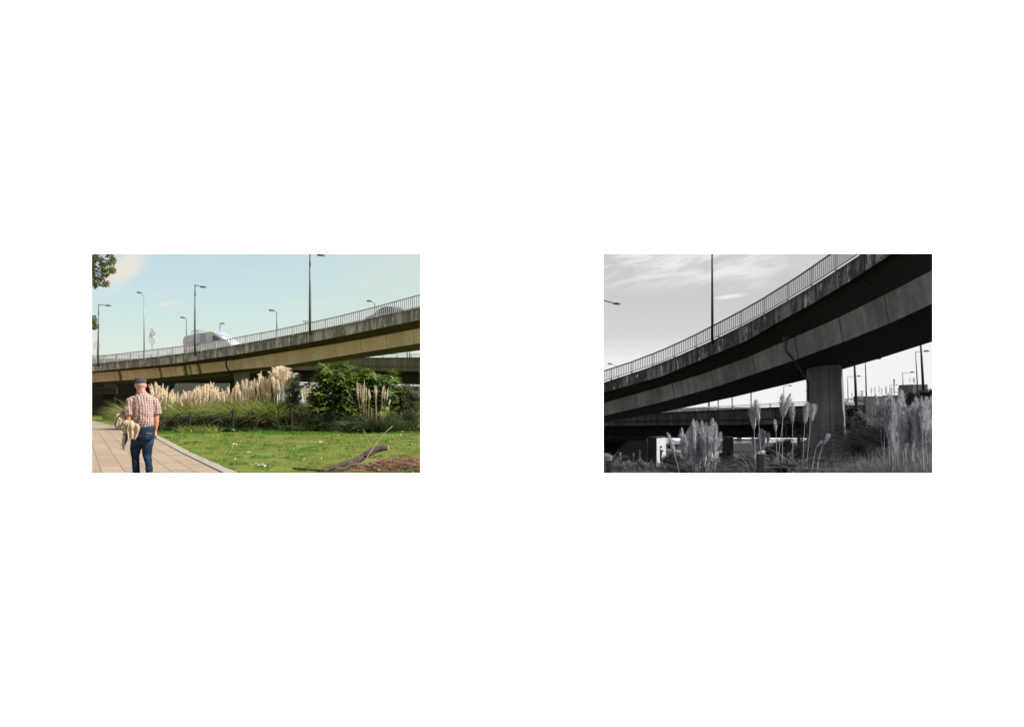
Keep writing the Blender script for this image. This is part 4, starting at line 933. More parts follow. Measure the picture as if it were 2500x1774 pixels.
c = n.mix(gi, (0.07, 0.15, 0.014), (0.32, 0.36, 0.07))
c = n.mix(n.m('MULTIPLY', n.sm(n.noise(o, 0.9, 6, 0.7), 0.48, 0.66), 0.75), c, (0.38, 0.32, 0.12))
c = n.mix(n.m('MULTIPLY', n.sm(n.noise(o, 2.6, 5, 0.75), 0.52, 0.66), 0.75), c, (0.045, 0.12, 0.01))
n.put(bb.inputs['Base Color'], c); bb.inputs['Roughness'].default_value = 0.7; bb.inputs['Specular IOR Level'].default_value = 0.15
tr = n.n('BsdfTranslucent', i={'Color': c}); mx = n.n('MixShader', i={0: 0.3}); n.t.links.new(bb.outputs[0], mx.inputs[1]); n.t.links.new(tr.outputs[0], mx.inputs[2])
n.t.links.new(mx.outputs[0], [x for x in n.t.nodes if x.type == 'OUTPUT_MATERIAL'][0].inputs[0]); M['lawn'] = m_
M['rank'] = leafmat('long green blade', (0.03, 0.12, 0.008), (0.11, 0.24, 0.02), 0.4, 0.5, 0.25)
KY = np.array([p[0] for p in KERB]); KX = np.array([p[1] for p in KERB])
edge = lambda x, y: x > np.interp(y, KY, KX) + 0.03 + 0.08 * np.sin(y * 3.1) * np.sin(y * 1.3)
lawn(190000, -14, -0.5, 16.0, 40, 0.062, 0.013, M['lawn'], '', edge, pw=1.0)
lawn(22000, -17, -0.5, 35.5, 39.6, 0.15, 0.016, M['rank'], '', lambda x, y: edge(x, y) & (y > 36.3 + 1.0 * np.sin(x * 0.9)), name='long_grass')
lawn(16000, -45, -10, 38, 80, 0.22, 0.03, M['lawn'], '', edge, name='verge_grass')
lawn(2600, -45, -12, 40, 80, 0.45, 0.03, M['pampas_leaf'], '', edge, name='verge_weeds')
n_ = 420; tx_ = rng.uniform(-14, -0.5, n_); ty_ = 16 + 24 * rng.random(n_); k_ = 16
cx_ = np.repeat(tx_, k_) + rng.normal(size=n_ * k_) * .09; cy_ = np.repeat(ty_, k_) + rng.normal(size=n_ * k_) * .09; ok = edge(cx_, cy_); cx_, cy_ = cx_[ok], cy_[ok]; n_ = len(cx_)
V, Fc = blades(np.stack([cx_, cy_, np.zeros(n_)], 1), np.stack([rng.normal(size=n_) * .7, rng.normal(size=n_) * .7, np.ones(n_)], 1), rng.uniform(.06, .17, n_), .018, .6, 2)
tag(link('lawn_weeds', npmesh('lawn_weeds', V, Fc), M['rank']), kind='stuff')
# edge tufts over the kerb
n_ = 7000; y = 16 + 40 * rng.random(n_) ** 1.3; x = np.interp(y, KY, KX) + rng.normal(size=n_) * 0.09 + 0.03
V, Fc = blades(np.stack([x, y, gz(x, y)], 1), np.stack([rng.normal(size=n_) * .6 - .2, rng.normal(size=n_) * .5, np.ones(n_)], 1), 0.07, 0.012, 0.5, 1)
tag(link('kerb_grass', npmesh('kerb_grass', V, Fc), M['lawn']), kind='stuff')
# fallen leaves, tiny flowers
def scatter(n_, x0, x1, y0, y1, sz, mat, name, cond, z=0.03):
    x = x0 + (x1 - x0) * rng.random(n_); y = y0 + (y1 - y0) * rng.random(n_); ok = cond(x, y); x, y = x[ok], y[ok]; n_ = len(x)
    nr = rng.normal(size=(n_, 3)) * 0.4; nr[:, 2] += 1; ax = rng.normal(size=(n_, 3)); ax[:, 2] *= 0.2
    V, Fc = leaves(np.stack([x, y, gz(x, y) + z + 0.02 * rng.random(n_)], 1), ax, nr, sz * rng.uniform(.6, 1.3, n_), sz * .7); return tag(link(name, npmesh(name, V, Fc), mat), kind='stuff')
scatter(900, -14, -0.5, 16, 38, 0.06, leafmat('dry leaf', (0.30, 0.12, 0.05), (0.42, 0.26, 0.12), 0.1), 'fallen_leaves', edge, 0.05)
scatter(260, -14, -0.5, 16, 38, 0.035, plain('white petals', (0.75, 0.75, 0.68), 0.8), 'daisies', edge, 0.07)
scatter(70, -13, -1, 33, 39, 0.05, plain('yellow petals', (0.65, 0.55, 0.05), 0.8), 'yellow_flowers', edge, 0.17)
scatter(500, -44, -20, 44, 84, 0.14, leafmat('rusty leaf', (0.32, 0.12, 0.04), (0.45, 0.22, 0.09), 0.1), 'fallen_leaves', lambda x, y: np.abs(x - np.interp(y, KY, KX) - 0.9) < 1.4, 0.10)
# litter
LT = [(960, 1318, .10, (0.30, 0.45, 0.50), 'scrap of pale blue litter on the lawn'), (1000, 1332, .12, (.8, .8, .78), 'white paper scrap right of the blue litter'), (1592, 1317, .13, (.8, .8, .78), 'white crumpled litter near the bushes on the lawn'),
      (1105, 1388, .10, (.75, .75, .72), 'small white scrap in the middle of the lawn'), (1185, 1480, .13, (.75, .75, .72), 'white crumpled scrap low on the lawn near the bottom edge'), (2140, 1268, .16, (.5, .53, .55), 'greyish plastic scrap against the undergrowth at right')]
for (u, v, s_, c_, lb) in LT:
    Y = CZ * F / (610 + v / 2.7915 - HZ); p = la(u, v, Y); mb = MB()
    for k in range(5): mb.box(p + Vector((random.uniform(-s_, s_) * .6, random.uniform(-s_, s_), 0.03 + random.uniform(0, .03))), (s_ * .36, s_ * .36, 0.008), 0, Matrix.Rotation(random.uniform(-.7, .7), 3, random.choice('XY')) @ Matrix.Rotation(random.random() * 3, 3, 'Z'))
    tag(mb.build('litter', plain('scrap paper', c_, 0.7)), lb, 'litter')
mb = MB(); p = la(990, 1238, 38.2); mb.ball((p.x, 38.2, 0.12), (0.11, 0.10, 0.05), 8); tag(mb.build('plastic_ball', plain('green plastic', (0.03, 0.20, 0.09), 0.6)), 'half hidden bright green plastic thing in the grass below the middle post', 'litter')
# log and brushwood
t = empty('fallen_log', la(1800, 1480, 17.6), 'thick sawn curved branch lying on the lawn at bottom right', 'log')
mb = MB(); pts = [(1560, 1512, 16.9), (1640, 1492, 17.0), (1730, 1462, 17.3), (1830, 1436, 17.6), (1890, 1402, 17.9), (1940, 1368, 18.1), (2000, 1350, 18.2), (2048, 1347, 18.2)]
mb.tube([la(*p) for p in pts], [0.035, .042, .05, .062, .072, .072, .062, .057], 12)
for (u, v, r) in ((1925, 1390, .045), (1850, 1443, .04), (1900, 1400, .05), (1780, 1455, .04)): mb.ball(la(u, v, 17.8), (r, r, r), 8)
link('trunk', mb.mesh('trunk'), M['bark_grey'], t, True)
mb = MB(); a, b_ = la(2048, 1347, 18.2), la(2052, 1347, 18.2); mb.tube([a, a + (b_ - a).normalized() * 0.004], 0.056, 12); mb.build('cut_end', M['cut'], t)
def stick(pts, r0, r1, mat, label, name='branch', n=6):
    mb = MB(); P = [la(*p) for p in pts]; L = len(P); mb.tube(P, [r0 + (r1 - r0) * k / (L - 1) for k in range(L)], n)
    tag(mb.build(name, mat, None, True), label, 'branch')
stick([(1860, 1500, 17.4), (1905, 1412, 17.6), (1935, 1362, 17.7), (1985, 1296, 17.8), (2020, 1250, 17.9), (2078, 1200, 18.0)], 0.010, 0.004, M['twig_pale'], 'long pale forked branch standing up across the log')
stick([(1930, 1350, 17.6), (1905, 1280, 17.6), (1878, 1222, 17.6)], 0.005, 0.003, M['twig_pale'], 'thin straight twig rising above the log')
stick([(1855, 1452, 17.3), (1850, 1400, 17.3), (1832, 1360, 17.3), (1828, 1328, 17.3)], 0.005, 0.003, M['twig_pale'], 'thin crooked twig left of the pale branch')
stick([(1400, 1488, 17.2), (1500, 1494, 17.0), (1600, 1500, 16.9), (1640, 1498, 16.9)], 0.020, 0.028, M['bark'], 'dark straight stick lying left of the log')
stick([(1630, 1518, 16.8), (1700, 1508, 16.9), (1760, 1490, 17.0), (1800, 1462, 17.2)], 0.03, 0.045, M['bark_grey'], 'stub of branch under the log')
stick([(1560, 1430, 17.8), (1620, 1460, 17.5), (1540, 1490, 17.3)], 0.005, 0.004, M['twig'], 'fine twig left of the log')
stick([(1880, 1512, 16.9), (1950, 1455, 17.3), (2010, 1430, 17.5), (2090, 1408, 17.7)], 0.016, 0.010, M['bark'], 'dark bent stick over the brushwood')
stick([(1800, 1470, 17.0), (1880, 1462, 17.1), (1950, 1480, 17.0), (2000, 1515, 16.8)], 0.012, 0.010, M['bark'], 'dark arched stick in front of the brushwood')
stick([(1680, 1515, 16.8), (1760, 1475, 17.0), (1850, 1448, 17.2)], 0.012, 0.008, M['bark'], 'slim dark stick lying along the log')
mb = MB()
for k in range(520):
    u = random.uniform(1830, 2330); h = 108 * max(0, 1 - abs(u - 2140) / 330) + 12; v = 1520 - random.random() ** 1.1 * h; Y = random.uniform(16.9, 18.0)
    p = la(u, v, Y); p.z = max(p.z, 0.01); a = random.uniform(-.5, .5) + (math.pi if random.random() < .5 else 0); L_ = random.uniform(.08, .32) if k % 7 else random.uniform(.3, .65)
    q_ = p + Vector((math.cos(a) * L_, random.uniform(-.15, .15), math.sin(a) * L_ * .6)); m1 = p.lerp(q_, .5) + Vector((0, 0, random.uniform(-.03, .04)))
    r = random.uniform(.003, .008) if k % 7 else .009; mb.tube([p, m1, q_], [r, r, r * .6], 4)
tag(mb.build('brushwood_pile', M['twig']), 'reddish heap of dry twigs in the bottom right corner of the lawn', 'brushwood')
# weeds with pale seed heads near second post
for (u, v) in ((790, 1235), (740, 1240), (655, 1230), (870, 1250)):
    c = la(u, 0, 38.2); tag(tussock(None, (c.x, 38.2, 0), 60, .15, .55, .012, .3, M['pampas_leaf'], name='weed'), 'straggly pale weed at the edge of the lawn', 'weed', 'straggly weeds at the lawn edge')
# tree at the left edge
TY = 30.0
t = empty('tree', (la(-420, 0, TY).x, TY, 0), 'tree reaching in from the left with brown green leaves', 'tree')
BL = [(45, 40, 32, 16), (145, 36, 22, 16), (78, 65, 36, 18), (175, 70, 18, 22), (150, 90, 30, 20), (105, 100, 30, 16), (40, 125, 25, 32), (115, 130, 42, 16), (165, 140, 22, 20), (115, 165, 32, 25), (50, 182, 30, 38), (82, 208, 36, 25), (120, 235, 30, 18), (45, 236, 25, 22), (20, 80, 30, 40),
      (42, 475, 22, 24), (52, 525, 25, 18), (30, 505, 25, 30), (-60, 100, 90, 130), (-60, 480, 80, 60), (-180, 300, 120, 200), (-420, -100, 260, 260), (-400, 250, 240, 260)]
pos = []; tips = []
for (u, v, ru, rv) in BL:
    k_ = int(55 + ru * rv * 0.055) if u > -50 else int(ru * rv * 0.03)
    for k in range(k_):
        a = random.random() * 6.283; r = random.random() ** .6; pos.append(la(u + math.cos(a) * r * ru, v + math.sin(a) * r * rv, TY + random.uniform(-.35, .35)))
    tips.append((u, v))
pos = np.array(pos); n_ = len(pos); ax = rng.normal(size=(n_, 3)); nr = rng.normal(size=(n_, 3)); nr[:, 2] += .7
V, Fc = leaves(pos, ax, nr, 0.085 * rng.uniform(.6, 1.3, n_), 0.062); link('crown', npmesh('crown', V, Fc), M['tree_leaf'], t)
mb = MB(); hub = la(-420, 300, TY)
mb.tube([(hub.x, TY, -.1), (hub.x, TY, 2), hub, la(-410, -100, TY), la(-400, -350, TY)], [.22, .18, .14, .09, .03], 10)
link('trunk', mb.mesh('trunk'), M['bark'], t, True)
mb = MB()
for (u, v) in tips:
    if u > -100: mid = la((u - 300) / 2, (v + (90 if v < 300 else 430)) / 2, TY); e_ = la(u, v, TY); mb.tube([hub, mid, mid.lerp(e_, .6) + Vector((0, 0, .05)), e_], [.05, .03, .012, .005], 6)
link('branches', mb.mesh('branches'), M['bark'], t, True)

# ------------------------------------------------------------------ the walking man
def remesh(o, vox, smooth=2):
    m1 = o.modifiers.new('remesh', 'REMESH'); m1.mode = 'VOXEL'; m1.voxel_size = vox; m1.use_smooth_shade = True
    if smooth: m2 = o.modifiers.new('smooth', 'SMOOTH'); m2.factor = 0.6; m2.iterations = smooth
    return o
def wrinkle(o, strength, size):
    tx = bpy.data.textures.new('folds', 'CLOUDS'); tx.noise_scale = size; tx.noise_depth = 2
    d = o.modifiers.new('folds', 'DISPLACE'); d.texture = tx; d.strength = strength; d.mid_level = 0.5; d.texture_coords = 'LOCAL'
MP = la(0, 0, 15.4); MPX = (214 + (860 / 6.246) - 1250) / F * 15.4
man = empty('person', (MPX, 15.4, 0.012), 'old man seen from behind in plaid shirt, jeans and flat cap, walking up the path', 'person', rz=R_(22.5))
MI = Matrix.Translation(man.location) @ Matrix.Rotation(R_(22.5), 4, 'Z')
def mpart(mb, name, mat, vox=None, sm=2, par=man): 
    mb.xf(MI); o_ = mb.build(name, mat, par, True)
    if vox: remesh(o_, vox, sm)
    return o_
def XZ(px, py, y=0.0): return Vector(((px - 860) * 0.001053, y, (1660 - py) * 0.001139 - 0.012))
Vx = Vector
b = MB()
HC = Vx((-.055, .02, 1.615))
b.ball(HC, (.083, .102, .118), 20); b.ball(HC + Vx((-.006, .03, -.055)), (.066, .075, .070), 16)        # skull, jaw
b.ball(HC + Vx((-.02, .125, -.02)), (.012, .022, .022), 8)                                     # nose
b.ball(HC + Vx((-.015, .105, -.075)), (.024, .016, .010), 8)                                   # mouth
for sx_ in (-1, 1):
    b.ball(HC + Vx((sx_ * .088, -.002, -.012)), (.013, .024, .036), 10)                         # ears
    b.ball(HC + Vx((sx_ * .032 - .015, .098, .005)), (.017, .012, .010), 8)                      # eyelids
b.tube([Vx((-.045, .005, 1.57)), Vx((-.04, -.005, 1.50)), Vx((-.03, -.01, 1.42))], [(.062), (.064), (.085)], 14)
b.tube([Vx((-.03, 0, 1.43)), Vx((-.02, 0, 1.25)), Vx((.0, 0, 1.05)), Vx((.02, 0, .85)), Vx((.02, 0, .74))], [(.15, .09), (.165, .11), (.14, .11), (.13, .11), (.12, .10)], 18, up=(0, 1, 0))
# right arm (hanging), left arm (bent forward)
ra_ = [XZ(1018, 460), XZ(1042, 620), XZ(1050, 785, -.01), XZ(1040, 850, .0), XZ(1034, 925, .02)]
b.tube(ra_, [.058, .054, .042, .040, .029], 12)
la_ = [XZ(650, 460), XZ(632, 600, -.02), XZ(628, 755, -.03), XZ(640, 775, .06), XZ(660, 770, .22)]
b.tube(la_, [.058, .054, .046, .042, .030], 12)
def hand(mb, w, dirv, side, back, curl, flip=1):
    """palm and five unequal curled fingers; dirv along the hand, side towards the thumb, back = out of the back of the hand"""
    d, s, k = dirv.normalized(), side.normalized(), back.normalized()
    p1 = w + d * .095; mb.tube([w, w + d * .045, p1], [(.024, .018), (.040, .016), (.040, .014)], 12, up=tuple(k))
    for q_, (o_, L_) in enumerate(((.028, .072), (.010, .080), (-.009, .074), (-.027, .058))):
        P = [p1 - d * .01 + s * o_]; dd = d + s * o_ * 2
        for f_, a_ in ((.42, curl * .5), (.32, curl), (.26, curl * 1.3)):
            dd = (dd - k * math.tan(min(a_, 1.2) * .6)).normalized(); P.append(P[-1] + dd * L_ * f_)
        mb.tube(P, [.0095, .009, .0085, .007], 8)
    mb.tube([w + d * .02 + s * .022, w + d * .05 + s * .048 - k * .01, w + d * .085 + s * .055 - k * .022, w + d * .108 + s * .050 - k * .03], [.014, .012, .010, .008], 8)
hand(b, XZ(1034, 925, .02), Vx((.10, .04, -1)), Vx((-.25, .9, 0)), Vx((.9, -.45, .1)), .45)
hand(b, XZ(660, 770, .22), Vx((.15, 1, -.05)), Vx((1, -.1, .2)), Vx((0, .1, 1)), .9)
for P, r in (([XZ(810, 960, .0), XZ(752, 1090, .02), XZ(728, 1200, .05), XZ(728, 1330, .09), XZ(738, 1460, .08), XZ(744, 1600, .06)], [.07, .07, .06, .045, .04, .035]), ([XZ(925, 960, -.01), XZ(915, 1090, -.01), XZ(905, 1200, .0), XZ(910, 1320, -.01), XZ(930, 1440, -.12), XZ(945, 1545, -.20)], [.07, .07, .06, .045, .04, .035])): b.tube(P, r, 12)
mpart(b, 'body', M['skin'], 0.0075, 1)
# cropped hair below the cap
b = MB(); b.ball(HC + Vx((0, -.006, .012)), (.087, .106, .110), 22); b.v = [(x, min(y, HC.y + .045), max(z, HC.z - .055 - .03 * (y - HC.y) / .1)) for x, y, z in b.v]
mpart(b, 'hair', M['hair'], 0.008, 1)
# flat cap
b = MB(); b.ball(HC + Vx((-.004, .012, .080)), (.102, .122, .062), 22); b.ball(HC + Vx((0, -.02, .055)), (.098, .105, .050), 20)
b.v = [(x, y, max(z, HC.z + .028)) for x, y, z in b.v]
b.tube([HC + Vx((-.012, .09, .052)), HC + Vx((-.018, .155, .038))], [(.080, .018), (.055, .010)], 14, up=(0, 0, 1))
cp = mpart(b, 'cap', M['cap'], 0.008, 2); wrinkle(cp, 0.008, 0.07)
b = MB(); b.ball(HC + Vx((-.004, .01, .143)), (.010, .010, .006), 8); mpart(b, 'button', M['cap'])
# plaid shirt
m_, n, bb = newmat('plaid cotton'); o = n.n('TexCoord').outputs['Object']; s_ = n.n('SeparateXYZ', i={0: n.n('VectorMath', operation='ADD', i={0: o, 1: n.n('VectorMath', operation='SCALE', i={0: n.n('TexNoise', i={'Vector': o, 'Scale': 7.0}).outputs[1], 'Scale': 0.03}).outputs[0]}).outputs[0]})
def stripes(axis, period, duty, ph=0.0):
    f = n.m('FRACT', n.m('ADD', n.m('DIVIDE', axis, period), ph)); return n.sm(n.m('ABSOLUTE', n.m('SUBTRACT', f, 0.5)), duty / 2 + 0.06, duty / 2 - 0.06)
xs_, zs_ = n.m('ADD', s_.outputs[0], n.m('MULTIPLY', s_.outputs[1], 0.8)), s_.outputs[2]
c = (0.42, 0.325, 0.295)
c = n.mix(n.m('MULTIPLY', stripes(xs_, 0.046, 0.42), 0.80), c, (0.22, 0.095, 0.075))
c = n.mix(n.m('MULTIPLY', stripes(zs_, 0.046, 0.42), 0.6), c, (0.24, 0.10, 0.08))
c = n.mix(n.m('MULTIPLY', stripes(xs_, 0.046, 0.10, 0.5), 0.7), c, (0.80, 0.74, 0.70))
n.put(bb.inputs['Base Color'], c); bb.inputs['Roughness'].default_value = 0.85; bb.inputs['Specular IOR Level'].default_value = 0.2; M['plaid'] = m_
b = MB(); U = (0, 1, 0)
b.tube([Vx((-.035, -.012, 1.480)), Vx((-.03, -.012, 1.445)), Vx((-.028, -.012, 1.405)), Vx((-.025, -.012, 1.33)), Vx((-.02, -.015, 1.2)), Vx((-.005, -.012, 1.06)), Vx((.012, -.01, .96)), Vx((.022, -.005, .895))],
       [(.070, .068), (.125, .082), (.190, .098), (.205, .120), (.190, .135), (.172, .138), (.155, .130), (.138, .112)], 26, up=U)
b.tube([XZ(960, 455), XZ(1015, 480, -.01), XZ(1050, 570, -.01), XZ(1066, 672, -.01)], [.072, .074, .072, .070], 18)
b.tube([XZ(715, 455), XZ(655, 475, -.01), XZ(632, 570, -.02), XZ(628, 695, -.03)], [.072, .074, .073, .070], 18)
b.tube([Vx((-.046, .0, 1.525)), Vx((-.040, -.006, 1.47))], [(.067, .070), (.085, .078)], 18, up=U)
sh = mpart(b, 'shirt', M['plaid'], 0.009, 2); wrinkle(sh, 0.028, 0.09)
# belt, jeans
b = MB(); b.tube([Vx((.022, -.004, .905)), Vx((.024, -.004, .868))], [(.140, .114), (.143, .116)], 26, up=U); mpart(b, 'belt', M['cap'])
m_, n, bb = newmat('denim'); o = n.n('TexCoord').outputs['Object']; s_ = n.n('SeparateXYZ', i={0: o})
f = n.noise(o, 9, 5, 0.65); seat = n.sm(n.m('ABSOLUTE', n.m('SUBTRACT', s_.outputs[2], 0.66)), 0.15, 0.03)
c = n.mix(n.sm(f, .3, .7), (0.007, 0.014, 0.034), (0.016, 0.030, 0.062)); c = n.mix(n.m('MULTIPLY', seat, n.m('MULTIPLY', n.sm(f, .45, .7), .5)), c, (0.07, 0.12, 0.17))
n.put(bb.inputs['Base Color'], c); bb.inputs['Roughness'].default_value = 0.9; bb.inputs['Specular IOR Level'].default_value = 0.15; M['denim'] = m_
b = MB()
b.tube([Vx((.022, -.004, .890)), Vx((.024, -.010, .82)), Vx((.012, -.018, .72)), Vx((.0, -.012, .62))], [(.138, .112), (.150, .130), (.158, .140), (.130, .110)], 24, up=U)
b.tube([XZ(810, 960, .0), XZ(752, 1090, .02), XZ(728, 1200, .05), XZ(728, 1330, .09), XZ(738, 1460, .08), XZ(744, 1600, .06)], [.100, .102, .088, .070, .064, .062], 18)
b.tube([XZ(925, 960, -.01), XZ(915, 1090, -.01), XZ(905, 1200, .0), XZ(910, 1320, -.01), XZ(930, 1440, -.12), XZ(945, 1545, -.20)], [.100, .102, .088, .070, .060, .058], 18)
jn = mpart(b, 'jeans', M['denim'], 0.009, 2); wrinkle(jn, 0.022, 0.08)
b = MB(); b.box(XZ(935, 1010, -.142), (.125, .012, .13), 0, Matrix.Rotation(.12, 3, 'Y') @ Matrix.Rotation(.28, 3, 'Z')); pk = mpart(b, 'back_pocket', M['denim']); bevel(pk, .01)
b = MB(); b.box(XZ(935, 962, -.147), (.11, .008, .006), 0, Matrix.Rotation(.10, 3, 'Y') @ Matrix.Rotation(.28, 3, 'Z')); mpart(b, 'stitching', M['twig_pale'])
# shoes
for nm, A, B_, hz in (('left', XZ(744, 1600, .03), XZ(744, 1640, .25), 0), ('right', XZ(955, 1572, -.25), XZ(965, 1645, -.06), 1)):
    b = MB(); A2 = Vx((A.x, A.y, A.z + (.0 if hz else .0))); b.tube([A + Vx((0, -.03, .01)), A.lerp(B_, .3), A.lerp(B_, .7), B_], [.042, .048, .044, .028], 12); mpart(b, 'shoe', M['shoe'], 0.008, 1)
    b = MB(); b.tube([A + Vx((0, -.045, -.03)), A.lerp(B_, .5) + Vx((0, 0, -.034)), B_ + Vx((0, .02, -.022))], [(.044, .012), (.046, .012), (.03, .012)], 12); mpart(b, 'sole', M['sole'])
# the coat over his left arm
ct_ = empty('coat', (MPX, 15.4, 0.012), 'khaki jacket with dark lining draped over the man\'s left forearm', 'coat', rz=R_(22.5))
def cpart(mb, name, mat, vox=0.009, sm=4, wr=0.014): mb.xf(MI); o_ = mb.build(name, mat, ct_, True); remesh(o_, vox, sm); wrinkle(o_, wr, 0.07); return o_
def drape(top, bot, y0, folds, amp, name, mid=None, seed=0):
    """hanging cloth panel: top and bottom edges in figure pixels, folds run down it"""
    nu, nv = 26, 18; mb = MB()
    for j in range(nv + 1):
        t = j / nv
        for i in range(nu + 1):
            f = i / nu
            a = [top[0] + (top[2] - top[0]) * f, top[1] + (top[3] - top[1]) * f - 10 * math.sin(math.pi * f)]
            c = [bot[0] + (bot[2] - bot[0]) * f, bot[1] + (bot[3] - bot[1]) * f + 8 * math.sin(f * 7 + seed)]
            px_ = a[0] + (c[0] - a[0]) * t + (mid or 0) * math.sin(math.pi * t) * (f - .5) * 2
            py_ = a[1] + (c[1] - a[1]) * t
            y = y0 + .10 * (1 - t) ** 6 - .035 * math.sin(math.pi * min(1, t * 1.6 + .1)) + amp * (.25 + t) * math.sin(f * folds * 6.283 + 1.3 * math.sin(t * 3 + seed)) + .006 * math.sin(t * 17 + f * 9)
            mb.v.append(tuple(XZ(px_, py_, y)))
    for j in range(nv):
        for i in range(nu): k_ = j * (nu + 1) + i; mb.f.append((k_, k_ + 1, k_ + nu + 2, k_ + nu + 1)); mb.m.append(0)
    mb.xf(MI); o_ = mb.build(name, M['coat'], ct_, True); so = o_.modifiers.new('thick', 'SOLIDIFY'); so.thickness = .008; so.offset = 0
    sb = o_.modifiers.new('sub', 'SUBSURF'); sb.levels = 1; sb.render_levels = 1; return o_
drape((560, 745, 700, 735), (528, 955, 668, 965), -.07, 1.6, .014, 'cloth', 6, .4)
drape((640, 735, 800, 790), (628, 1050, 728, 1052), -.10, 2.1, .018, 'cloth', 26, 1.7)
drape((545, 930, 612, 935), (498, 1206, 566, 1214), -.045, 1.0, .010, 'sleeve', 4, 2.2)
b = MB(); b.tube([XZ(600, 742, .12), XZ(640, 742, .05), XZ(690, 745, .02), XZ(760, 772, -.03)], [(.05, .05), (.055, .06), (.055, .06), (.045, .04)], 14)
cpart(b, 'cloth_fold', M['coat'])
b = MB()
b.tube([XZ(590, 700, .06), XZ(530, 655, .04), XZ(475, 700, .02), XZ(448, 800, .01), XZ(455, 862, .0), XZ(505, 880, -.01)], [(.05, .05), (.055, .05), (.055, .05), (.05, .045), (.04, .04), (.03, .03)], 14, up=U)
b.tube([XZ(560, 700, .02), XZ(520, 760, -.02), XZ(500, 840, -.03)], [(.035, .03), (.045, .03), (.03, .02)], 12, up=U)
cpart(b, 'sleeve', M['coat'])
b = MB(); b.tube([XZ(560, 652, -.03), XZ(500, 680, -.045), XZ(455, 750, -.05), XZ(428, 840, -.05), XZ(430, 868, -.04), XZ(490, 850, -.05)], [.010, .012, .012, .012, .010, .006], 8)
b.tube([XZ(600, 960, -.075), XZ(592, 1060, -.07), XZ(575, 1140, -.06)], [(.020, .014), (.028, .014), (.008, .008)], 8, up=U)
cpart(b, 'lining', M['lining'], 0.006, 1, 0.0)
b = MB()
for p in ((510, 1188), (640, 1035), (672, 1035)): b.ball(XZ(p[0], p[1], -.085), (.008, .005, .008), 8)
b.xf(MI); b.build('button', M['lining'], ct_)

# ------------------------------------------------------------------ right place: plumes, tussocks, weeds, posts
GQ = 'grey pampas plumes'
def rplumes(lst, Y, R, label, nb=150, leaves_=0, baseu=None, wd=0.012, gr=GQ, dense=.9, Ls=1.5, stalk=.009):
    us = [p[0] for p in lst]; uc = baseu or sum(us) / len(us); b_ = rb(uc, 0, Y); z0 = float(gz(b_.x, Y)); t = empty('pampas_grass', (b_.x, Y, z0), label, 'pampas grass', gr)
    if leaves_: tussock(t, (b_.x, Y, z0), leaves_, .45, Ls, .018, .7, M['R_leaf'])
    for (u, v, ln, lean) in lst:
        Yp = Y + random.uniform(-.35, .35); tip = rb(u, v, Yp); bot = rb(u - lean, v + ln, Yp)
        bx = bot.x - lean / 2.7915 / F * Yp * 1.2
        plume(t, (bx + (b_.x - bx) * .15, Yp, z0), bot, tip, R * random.uniform(.85, 1.15), nb, RPm, random.uniform(0, .1), wd, stalk, dense)
    return t
rplumes([(560, 1215, 200, -8), (600, 1238, 200, -5), (640, 1156, 230, -4), (662, 1170, 240, 0), (698, 1166, 240, 2), (728, 1180, 230, 4), (772, 1148, 240, 12), (792, 1178, 220, 14), (745, 1205, 230, 6), (620, 1200, 220, -4), (583, 1265, 170, -5), (680, 1225, 230, 0), (712, 1240, 230, 2), (760, 1240, 200, 8), (650, 1260, 200, 0)], 26, .125, 'big dense cluster of pale plumes at lower left of the grey picture', 190, 260, 690)
rplumes([(465, 1250, 130, -42)], 25.5, .09, 'single plume leaning left beside the big cluster', 150, 0, 560)
rplumes([(826, 1243, 110, 22), (800, 1290, 70, 10)], 26, .09, 'plumes leaning right at the edge of the big cluster', 130, 0, 790)
rplumes([(1040, 1062, 160, -12), (1062, 1022, 150, -22)], 27, .12, 'pair of tall plumes above the square wooden post', 190, 90, 1075)
rplumes([(1244, 982, 160, -2), (1298, 978, 165, 48)], 27, .11, 'forked pair of plumes highest of all left of the pier', 190, 90, 1240)
rplumes([(1312, 1034, 148, -2)], 27.5, .095, 'upright plume just left of the big pier', 170, 60, 1318)
rplumes([(1193, 1160, 82, -8)], 28, .075, 'short stubby plume below the forked pair', 120, 40, 1215)
rplumes([(1416, 1040, 145, 18), (1464, 1056, 118, 26)], 27, .11, 'two plumes leaning right in front of the big pier', 180, 90, 1390)
rplumes([(1103, 1220, 110, 0), (1122, 1238, 95, 10), (1088, 1252, 105, -4), (1042, 1280, 70, -20), (1068, 1290, 80, -10)], 30, .10, 'tight low bunch of pale plumes over the square wooden post', 140, 140, 1090)
rplumes([(1150, 1247, 70, 4)], 30, .075, 'small plume right of the low bunch', 110, 30, 1150)
rplumes([(1566, 1256, 75, 48)], 26, .085, 'plume bending right low across the pier', 120, 30, 1440)
rplumes([(1514, 1300, 45, 38)], 26, .055, 'smaller plume bending right below the other on the pier', 90, 30, 1430)
rplumes([(30, 1398, 60, -2), (45, 1392, 60, 0), (60, 1400, 50, 4), (76, 1405, 50, 8), (15, 1410, 60, -4)], 34, .10, 'small pale tuft of plumes at the lower left corner of the grey picture', 90, 60, 45)
rplumes([(140, 1385, 22, -2), (232, 1388, 22, 2)], 40, .05, 'two tiny plumes in front of the black underpass', 60, 0, 190)
pl = [(1880, 985, 170, -30)]
rplumes(pl, 20, .075, 'lone long plume leaning left in front of the bank', 150, 40, 1960, dense=.6)
